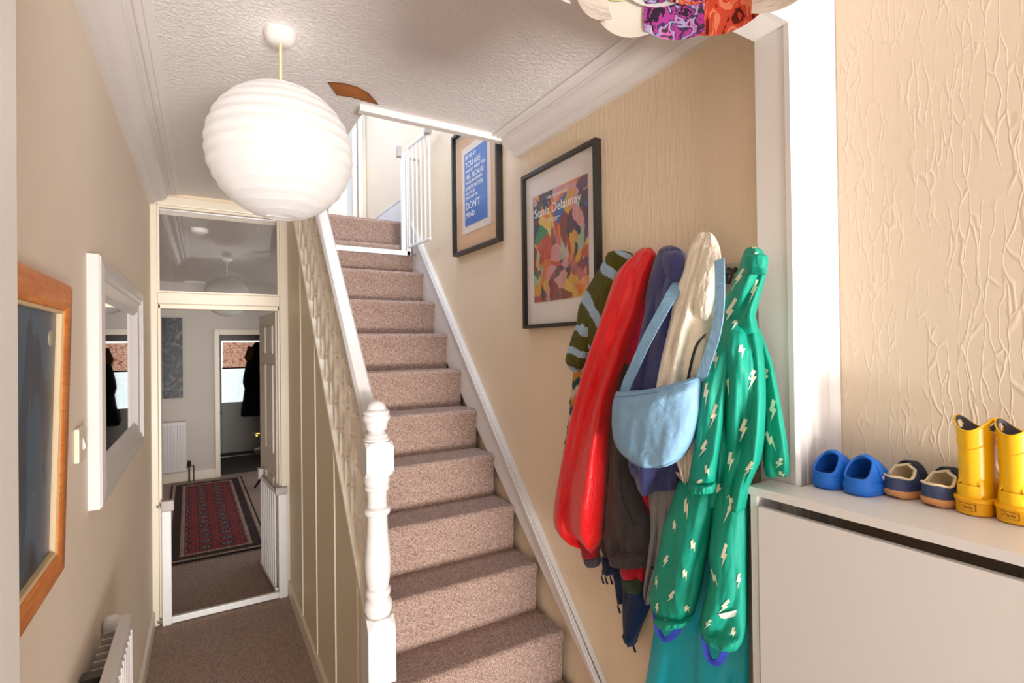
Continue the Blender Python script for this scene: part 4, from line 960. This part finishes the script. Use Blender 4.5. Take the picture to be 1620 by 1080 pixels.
# ================================================================== SHOES
def ss(t): t = min(1, max(0, t)); return t*t*(3-2*t)
def wfun(W, heel=.84):
    def w(s):
        k = W/2*(heel+(1-heel)*ss(s/.65))
        if s < .22: k *= math.sqrt(max(0, 1-((.22-s)/.22)**2))*.999+.001
        if s > .68: k *= math.sqrt(max(0, 1-((s-.68)/.32)**2.2))*.999+.001
        return k
    return w
SS = [0, .004, .015, .035, .065, .10, .14, .18, .22]+[.22+.06*i for i in range(1, 9)]+[.76, .82, .87, .91, .945, .97, .988, .997, 1]
def sole_mb(W, L, levels, heel=.84):
    w = wfun(W, heel); mb = MB(); rs = []
    for z, inf, lift in levels:
        up = [(L*s*(1+2*inf/L)-inf, w(s)+inf, z+lift*(max(0, (s-.75)/.25)**2+.6*max(0, (.15-s)/.15)**2)) for s in SS]
        dn = [(x, -y, z_) for x, y, z_ in up[::-1]]
        rs.append(up+dn[1:-1])
    return mb.rings(rs)
def upper_mb(W, L, z0, Hf, rim, s_open, heel=.84, p=.75, q=.8, n=10):
    w = wfun(W, heel); mb = MB()
    for sgn in (1, -1):
        rows = []
        for s in SS:
            H = Hf(s); r = rim(s) if s < s_open else H
            fr = min(1, max(.02, (r-z0)/(H-z0))); amax = math.asin(fr**(1/q)) if fr < 1 else PI/2
            row = []
            for j in range(n+1):
                a = amax*j/n
                row.append((L*s, sgn*w(s)*max(0, math.cos(a))**p, z0+(H-z0)*math.sin(a)**q))
            rows.append(row)
        mb.rings(rows, False, False)
    return mb
def weld_obj(mb, name, mat, parent, th=.003, smooth=60):
    me = bpy.data.meshes.new(name); me.from_pydata(mb.v, [], mb.f)
    for m in (mat if isinstance(mat, list) else [mat]): me.materials.append(m)
    bm = bmesh.new(); bm.from_mesh(me); bmesh.ops.remove_doubles(bm, verts=bm.verts, dist=.0004)
    bmesh.ops.recalc_face_normals(bm, faces=bm.faces); bm.to_mesh(me); bm.free()
    me.shade_smooth(); me.set_sharp_from_angle(angle=math.radians(smooth))
    o = link(name, me, parent); md = o.modifiers.new('thickness', 'SOLIDIFY'); md.thickness = th; md.offset = -1
    return o
M_CROC = plain('blue_foam', '#1f6fd6', .55, vary=.08, bump=(40, .1, .002)); M_CROCD = plain('dark_blue_footbed', '#17407e', .6)
def clog(loc, rot, label):
    e = empty('clog', loc, label, 'shoe', 'shoes on the cabinet'); W, L = .066, .128
    sole_mb(W, L, [(0, -.004, .004), (.004, 0, .003), (.016, .002, .002), (.030, .0005, 0)], .9).obj('sole', M_CROC, e, smooth=50)
    Hf = lambda s: .082-.040*ss((s-.45)/.5)
    rim = lambda s: .040+.042*ss((s-.06)/.36)
    weld_obj(upper_mb(W, L, .024, Hf, rim, .44, .9, .55, .75, 12), 'upper', M_CROC, e, .005)
    w = wfun(W-.012, .9)
    up = [(L*s*.92+.005, w(s)) for s in SS]; MB().prism(up+[(x, -y) for x, y in up[::-1][1:-1]], 2, .030, .0315).obj('footbed', M_CROCD, e)
    pts = []
    for i in range(17):
        a = PI*i/16; pts.append((L*.47-.010*math.sin(a), .0345*math.cos(a), .034+.052*math.sin(a)))
    MB().ribbon(pts, .013, .003, (1, 0, .2)).obj('heel_strap', M_CROC, e, smooth=50)
    for s in (1, -1):
        MB().tube([(L*.47, s*.031, .042), (L*.47, s*.0375, .042)], .005, 12).obj('rivet', plain('white_rivet', '#eeeeee', .3), e)
    e.rotation_euler = (0, 0, rot); return e
clog((1.252, .687, CZ), math.radians(-6), 'blue rubber clog against the white doorway trim')
clog((1.256, .618, CZ), math.radians(-6), 'blue rubber clog next to the small navy trainers')
M_NAVYL = plain('navy_leather', '#39466b', .5, vary=.12, bump=(150, .15, .001)); M_TAN = plain('tan_gum_sole', '#d99a63', .6); M_LIN = plain('cream_lining', '#e3cfae', .8)
M_STRAP = plain('dark_navy_suede', '#232a3a', .8)
def trainer(loc, rot, label):
    e = empty('toddler_trainer', loc, label, 'shoe', 'shoes on the cabinet'); W, L = .060, .122
    sole_mb(W, L, [(0, -.007, .010), (.004, -.002, .008), (.012, .001, .006), (.019, .0006, .004)], .88).obj('sole', M_TAN, e, smooth=50)
    Hf = lambda s: .072-.034*ss((s-.5)/.45)
    rim = lambda s: .050-.004*ss((s-.05)/.15)+.028*ss((s-.25)/.25)
    weld_obj(upper_mb(W, L, .014, Hf, rim, .5, .88, .5, .7, 12), 'upper', M_NAVYL, e, .003)
    w = wfun(W-.008, .88); rimpts = []
    for sgn in (1, -1):
        seq = SS[:14] if sgn == 1 else SS[:14][::-1]
        for s in seq:
            if s > .5: continue
            r = rim(s); H = Hf(s); fr = min(1, (r-.014)/(H-.014)); a = math.asin(fr**(1/.7)) if fr < 1 else PI/2
            rimpts.append((L*s, sgn*wfun(W, .88)(s)*max(.0, math.cos(a))**.5, r))
    rimpts = rimpts[::-1]
    half = len(rimpts)//2
    MB().tube(rimpts[half:][::1]+rimpts[:half], .0026, 6).obj('collar_lining', M_LIN, e, smooth=60)
    up = [(L*s*.95+.003, w(s)) for s in SS]; MB().prism(up+[(x, -y) for x, y in up[::-1][1:-1]], 2, .019, .022).obj('insole', M_LIN, e)
    weld_obj(upper_mb(W-.009, L*.96, .016, lambda s: Hf(s)-.002, lambda s: rim(s)-.001, .5, .88, .5, .7, 12), 'lining', M_LIN, e, .001)
    pts = []
    for i in range(15):
        a = PI*(.04+.92*i/14); pts.append((L*.54, .0315*math.cos(a), .018+.060*math.sin(a)**.8))
    MB().ribbon(pts, .022, .0035, (1, 0, -.1)).obj('fastening_strap', M_STRAP, e, smooth=50)
    e.rotation_euler = (0, 0, rot); return e
trainer((1.303, .562, CZ), math.radians(-14), 'small navy trainer with tan sole beside the blue clogs')
trainer((1.300, .490, CZ), math.radians(-14), 'small navy trainer with tan sole beside the yellow boots')
M_YEL = plain('yellow_rubber', '#f2b705', .35, vary=.06); M_YELS = plain('amber_rubber', '#eda909', .4); M_CHL = plain('charcoal_lining', '#4a474b', .9)
def boot(loc, rot, label):
    e = empty('wellington_boot', loc, label, 'boot', 'shoes on the cabinet'); W, L = .060, .118
    sole_mb(W, L, [(0, -.003, .002), (.003, 0, .001), (.026, .0012, 0), (.028, .003, 0), (.034, .003, 0), (.036, 0, 0)], .93).obj('sole', M_YELS, e, smooth=40)
    # foot
    weld_obj(upper_mb(W-.004, L-.003, .034, lambda s: .085-.032*ss((s-.5)/.45), lambda s: .06, .10, .93, .6, .8, 10), 'foot', M_YEL, e, .002)
    # shaft with two carrying holes in the raised sides
    n, hh = 72, 40
    def rimz(a): return .168+.026*abs(math.sin(a))**2.2
    def sp_(a, t, off=0):
        z = .036+(rimz(a)-.036)*t
        rx = .036-.003*math.sin(PI*t)+.004*t+off; ry = .0275-.001*math.sin(PI*t)+.0035*t**2+off
        return (.040+rx*math.cos(a)-.001*t, ry*math.sin(a), z)
    for off, nm, mat in ((0, 'shaft', M_YEL), (-.0022, 'boot_lining', M_CHL)):
        mb = MB(); vs = [sp_(2*PI*i/n, j/hh, off) for j in range(hh+1) for i in range(n)]; fs = []
        for j in range(hh):
            for i in range(n):
                a = 2*PI*(i+.5)/n; t = (j+.5)/hh; z = .036+(rimz(a)-.036)*t
                c = min(abs(a-PI/2), abs(a-1.5*PI))
                if (c/.42)**2+((z-.176)/.009)**2 < 1: continue
                if off and t < .5: continue
                fs.append((j*n+i, j*n+(i+1) % n, (j+1)*n+(i+1) % n, (j+1)*n+i))
        mb.add(vs, fs); weld_obj(mb, nm, mat, e, .0018)
    MB().tube([Vector(sp_(2*PI*i/n, 1)) for i in range(n)]+[Vector(sp_(0, 1))], .0019, 6).obj('rim', M_YEL, e, smooth=60)
    MB().tube([Vector(sp_(2*PI*i/n, .72, .0006)) for i in range(n)]+[Vector(sp_(0, .72, .0006))], .0008, 5).obj('seam', M_YEL, e)
    MB().prism([(-.013, .011), (.013, .011), (.013, .024), (-.013, .024)], 0, -.0012, .004).obj('heel_label', plain('dark_label_line', '#6a4a08', .5), e)
    MB().prism([(-.0122, .0118), (.0122, .0118), (.0122, .0232), (-.0122, .0232)], 0, -.0018, .003).obj('heel_label_face', M_YELS, e)
    t_ = text_mesh('heel_lettering', 'Clarks', .0095, plain('dark_label_line', '#6a4a08'), (-.0021, .0115, .0147), None, shear=.25, sx=.80, extr=.0003); t_.parent = e
    e.rotation_euler = (0, 0, rot); return e
boot((1.302, .425, CZ), math.radians(-4), 'yellow rubber boot beside the small navy trainers')
boot((1.303, .362, CZ), math.radians(-4), 'yellow rubber boot at the right edge of the picture')

# ================================================================== PAPER COLLAGE SHADE ABOVE THE ENTRANCE
SH = Vector((.655, .505, 2.302)); SR = .235
sh = empty('paper_collage_shade', (SH.x, SH.y, 2.70), 'round lampshade of overlapping coloured paper pages over the entrance', 'lamp')
def page_mat(name, base, stops=None, scale=30, stretch=(1, 1, 1), dist=1.0):
    t = NT(name); d = t.n('ShaderNodeBsdfDiffuse'); tr_ = t.n('ShaderNodeBsdfTranslucent'); mx = t.n('ShaderNodeMixShader'); mx.inputs[0].default_value = .45
    if stops:
        nz = t.noise(t.coord(stretch), scale, 3, .5, dist); c = t.ramp(nz.outputs['Fac'], stops, 'CONSTANT'); t.l(c, d.inputs[0]); t.l(c, tr_.inputs[0])
    else: d.inputs[0].default_value = lin(base); tr_.inputs[0].default_value = lin(base)
    for n_ in (d, tr_):
        if stops:
            g_ = t.n('ShaderNodeMixRGB', blend_type='MULTIPLY'); g_.inputs[0].default_value = 1; t.l(c, g_.inputs[1]); g_.inputs[2].default_value = (.72, .70, .68, 1); t.l(g_.outputs[0], n_.inputs[0])
        else: n_.inputs[0].default_value = tuple(x*.72 for x in lin(base)[:3])+(1,)
    t.l(d.outputs[0], mx.inputs[1]); t.l(tr_.outputs[0], mx.inputs[2]); t.l(mx.outputs[0], t.out.inputs[0]); return t.m
PG = [page_mat('blossom_page', '', [(.2, lin('#3c3140')), (.40, lin('#c04aa8')), (.47, lin('#53425f')), (.53, lin('#b8b4e6')), (.60, lin('#e07ac8')), (.66, lin('#5a4a55'))], 34),
      page_mat('rose_red_page', '', [(.2, lin('#6c2a26')), (.38, lin('#d9543f')), (.5, lin('#f08a6a')), (.58, lin('#d8432f')), (.66, lin('#f4b79c'))], 26, (1, 1, .5), 2.0),
      page_mat('text_page', '', [(.2, lin('#efe4d8')), (.5, lin('#d9c8bc')), (.56, lin('#f3ebe2')), (.64, lin('#cdbcb0'))], 8, (1, 1, 22), .2),
      page_mat('lime_page', '', [(.2, lin('#e9efb8')), (.48, lin('#d3dc8a')), (.54, lin('#f1f2d2')), (.62, lin('#c8b24a'))], 14, (4, 4, 1), .6),
      page_mat('cream_page', '#f3e9da'), page_mat('white_page', '#f7f4f0'),
      page_mat('garden_page', '', [(.2, lin('#dfe6d6')), (.45, lin('#7f9a5a')), (.52, lin('#e8c24a')), (.58, lin('#f4f1ea')), (.68, lin('#c9605a'))], 30)]
NP = 15
rowspec = [(0, .072), (.060, .075), (.125, .078), (.195, .075)]
th0 = math.atan2(.78, .60)
for ri, (dz, hgt) in enumerate(rowspec):
    for i in range(NP):
        c = 2*PI*(i+(.5 if ri % 2 else 0))/NP+.12; half = PI/NP*1.16
        rr = SR*(1-.12*(dz/.26)**2)+(.004 if (i+ri) % 2 else -.004)
        mb = MB(); rows = []
        rnd = random.Random(ri*50+i); tilt = rnd.uniform(-.10, .10); jut = rnd.uniform(-.006, .010)
        for b in range(7):
            tb2 = b/6; row = []
            for a_ in range(9):
                ta = a_/8*2-1; ang = c+half*ta
                z = SH.z-2.70+dz+hgt*tb2+tilt*ta*.05-.010*(1-tb2)*(1-ta*ta)
                r2 = rr+.010*math.sin(PI*tb2)+jut*(1-tb2)-.006*ta*ta
                row.append((r2*math.cos(ang), r2*math.sin(ang), z))
            rows.append(row)
        mb.rings(rows, False, False)
        mt = PG[rnd.randrange(len(PG))] if ri else PG[{4: 2, 3: 4, 2: 0, 1: 1, 0: 2, 14: 3, 13: 4, 5: 5, 12: 6}.get(i, i % 7)]
        mb.obj('paper_page', mt, sh, smooth=60, fix=False)
hoop = MB()
for dz in (.27,):
    r = SR*(1-.12*(dz/.26)**2)-.007; hoop.tube([(r*math.cos(2*PI*j/48), r*math.sin(2*PI*j/48), SH.z-2.70+dz) for j in range(49)], .0016, 5)
for k in range(3):
    a = 2*PI*k/3; hoop.tube([(0, 0, SH.z-2.70+.27), (.2*math.cos(a), .2*math.sin(a), SH.z-2.70+.27)], .0016, 5)
hoop.obj('wire_ring', plain('white_wire', '#efece6'), sh)
MB().tube([(0, 0, 0), (0, 0, SH.z-2.70+.22)], .004).obj('flex', plain('cream_flex', '#e6cf9f'), sh)
MB().lathe([(.0, SH.z-2.70+.10), (.02, SH.z-2.70+.105), (.03, SH.z-2.70+.13), (.024, SH.z-2.70+.16), (.014, SH.z-2.70+.19), (.014, SH.z-2.70+.23)], n=16).obj('bulb', plain('opal_bulb_glass', '#f5f2ea'), sh, smooth=40)
MB().lathe([(.05, 0), (.05, -.01), (.03, -.025), (.0, -.025)][::-1], n=20).obj('ceiling_rose', M_TRIM, sh, smooth=40)
point('entrance_bulb_light', (SH.x, SH.y, SH.z+.08), LIGHTS['shade'], .04)
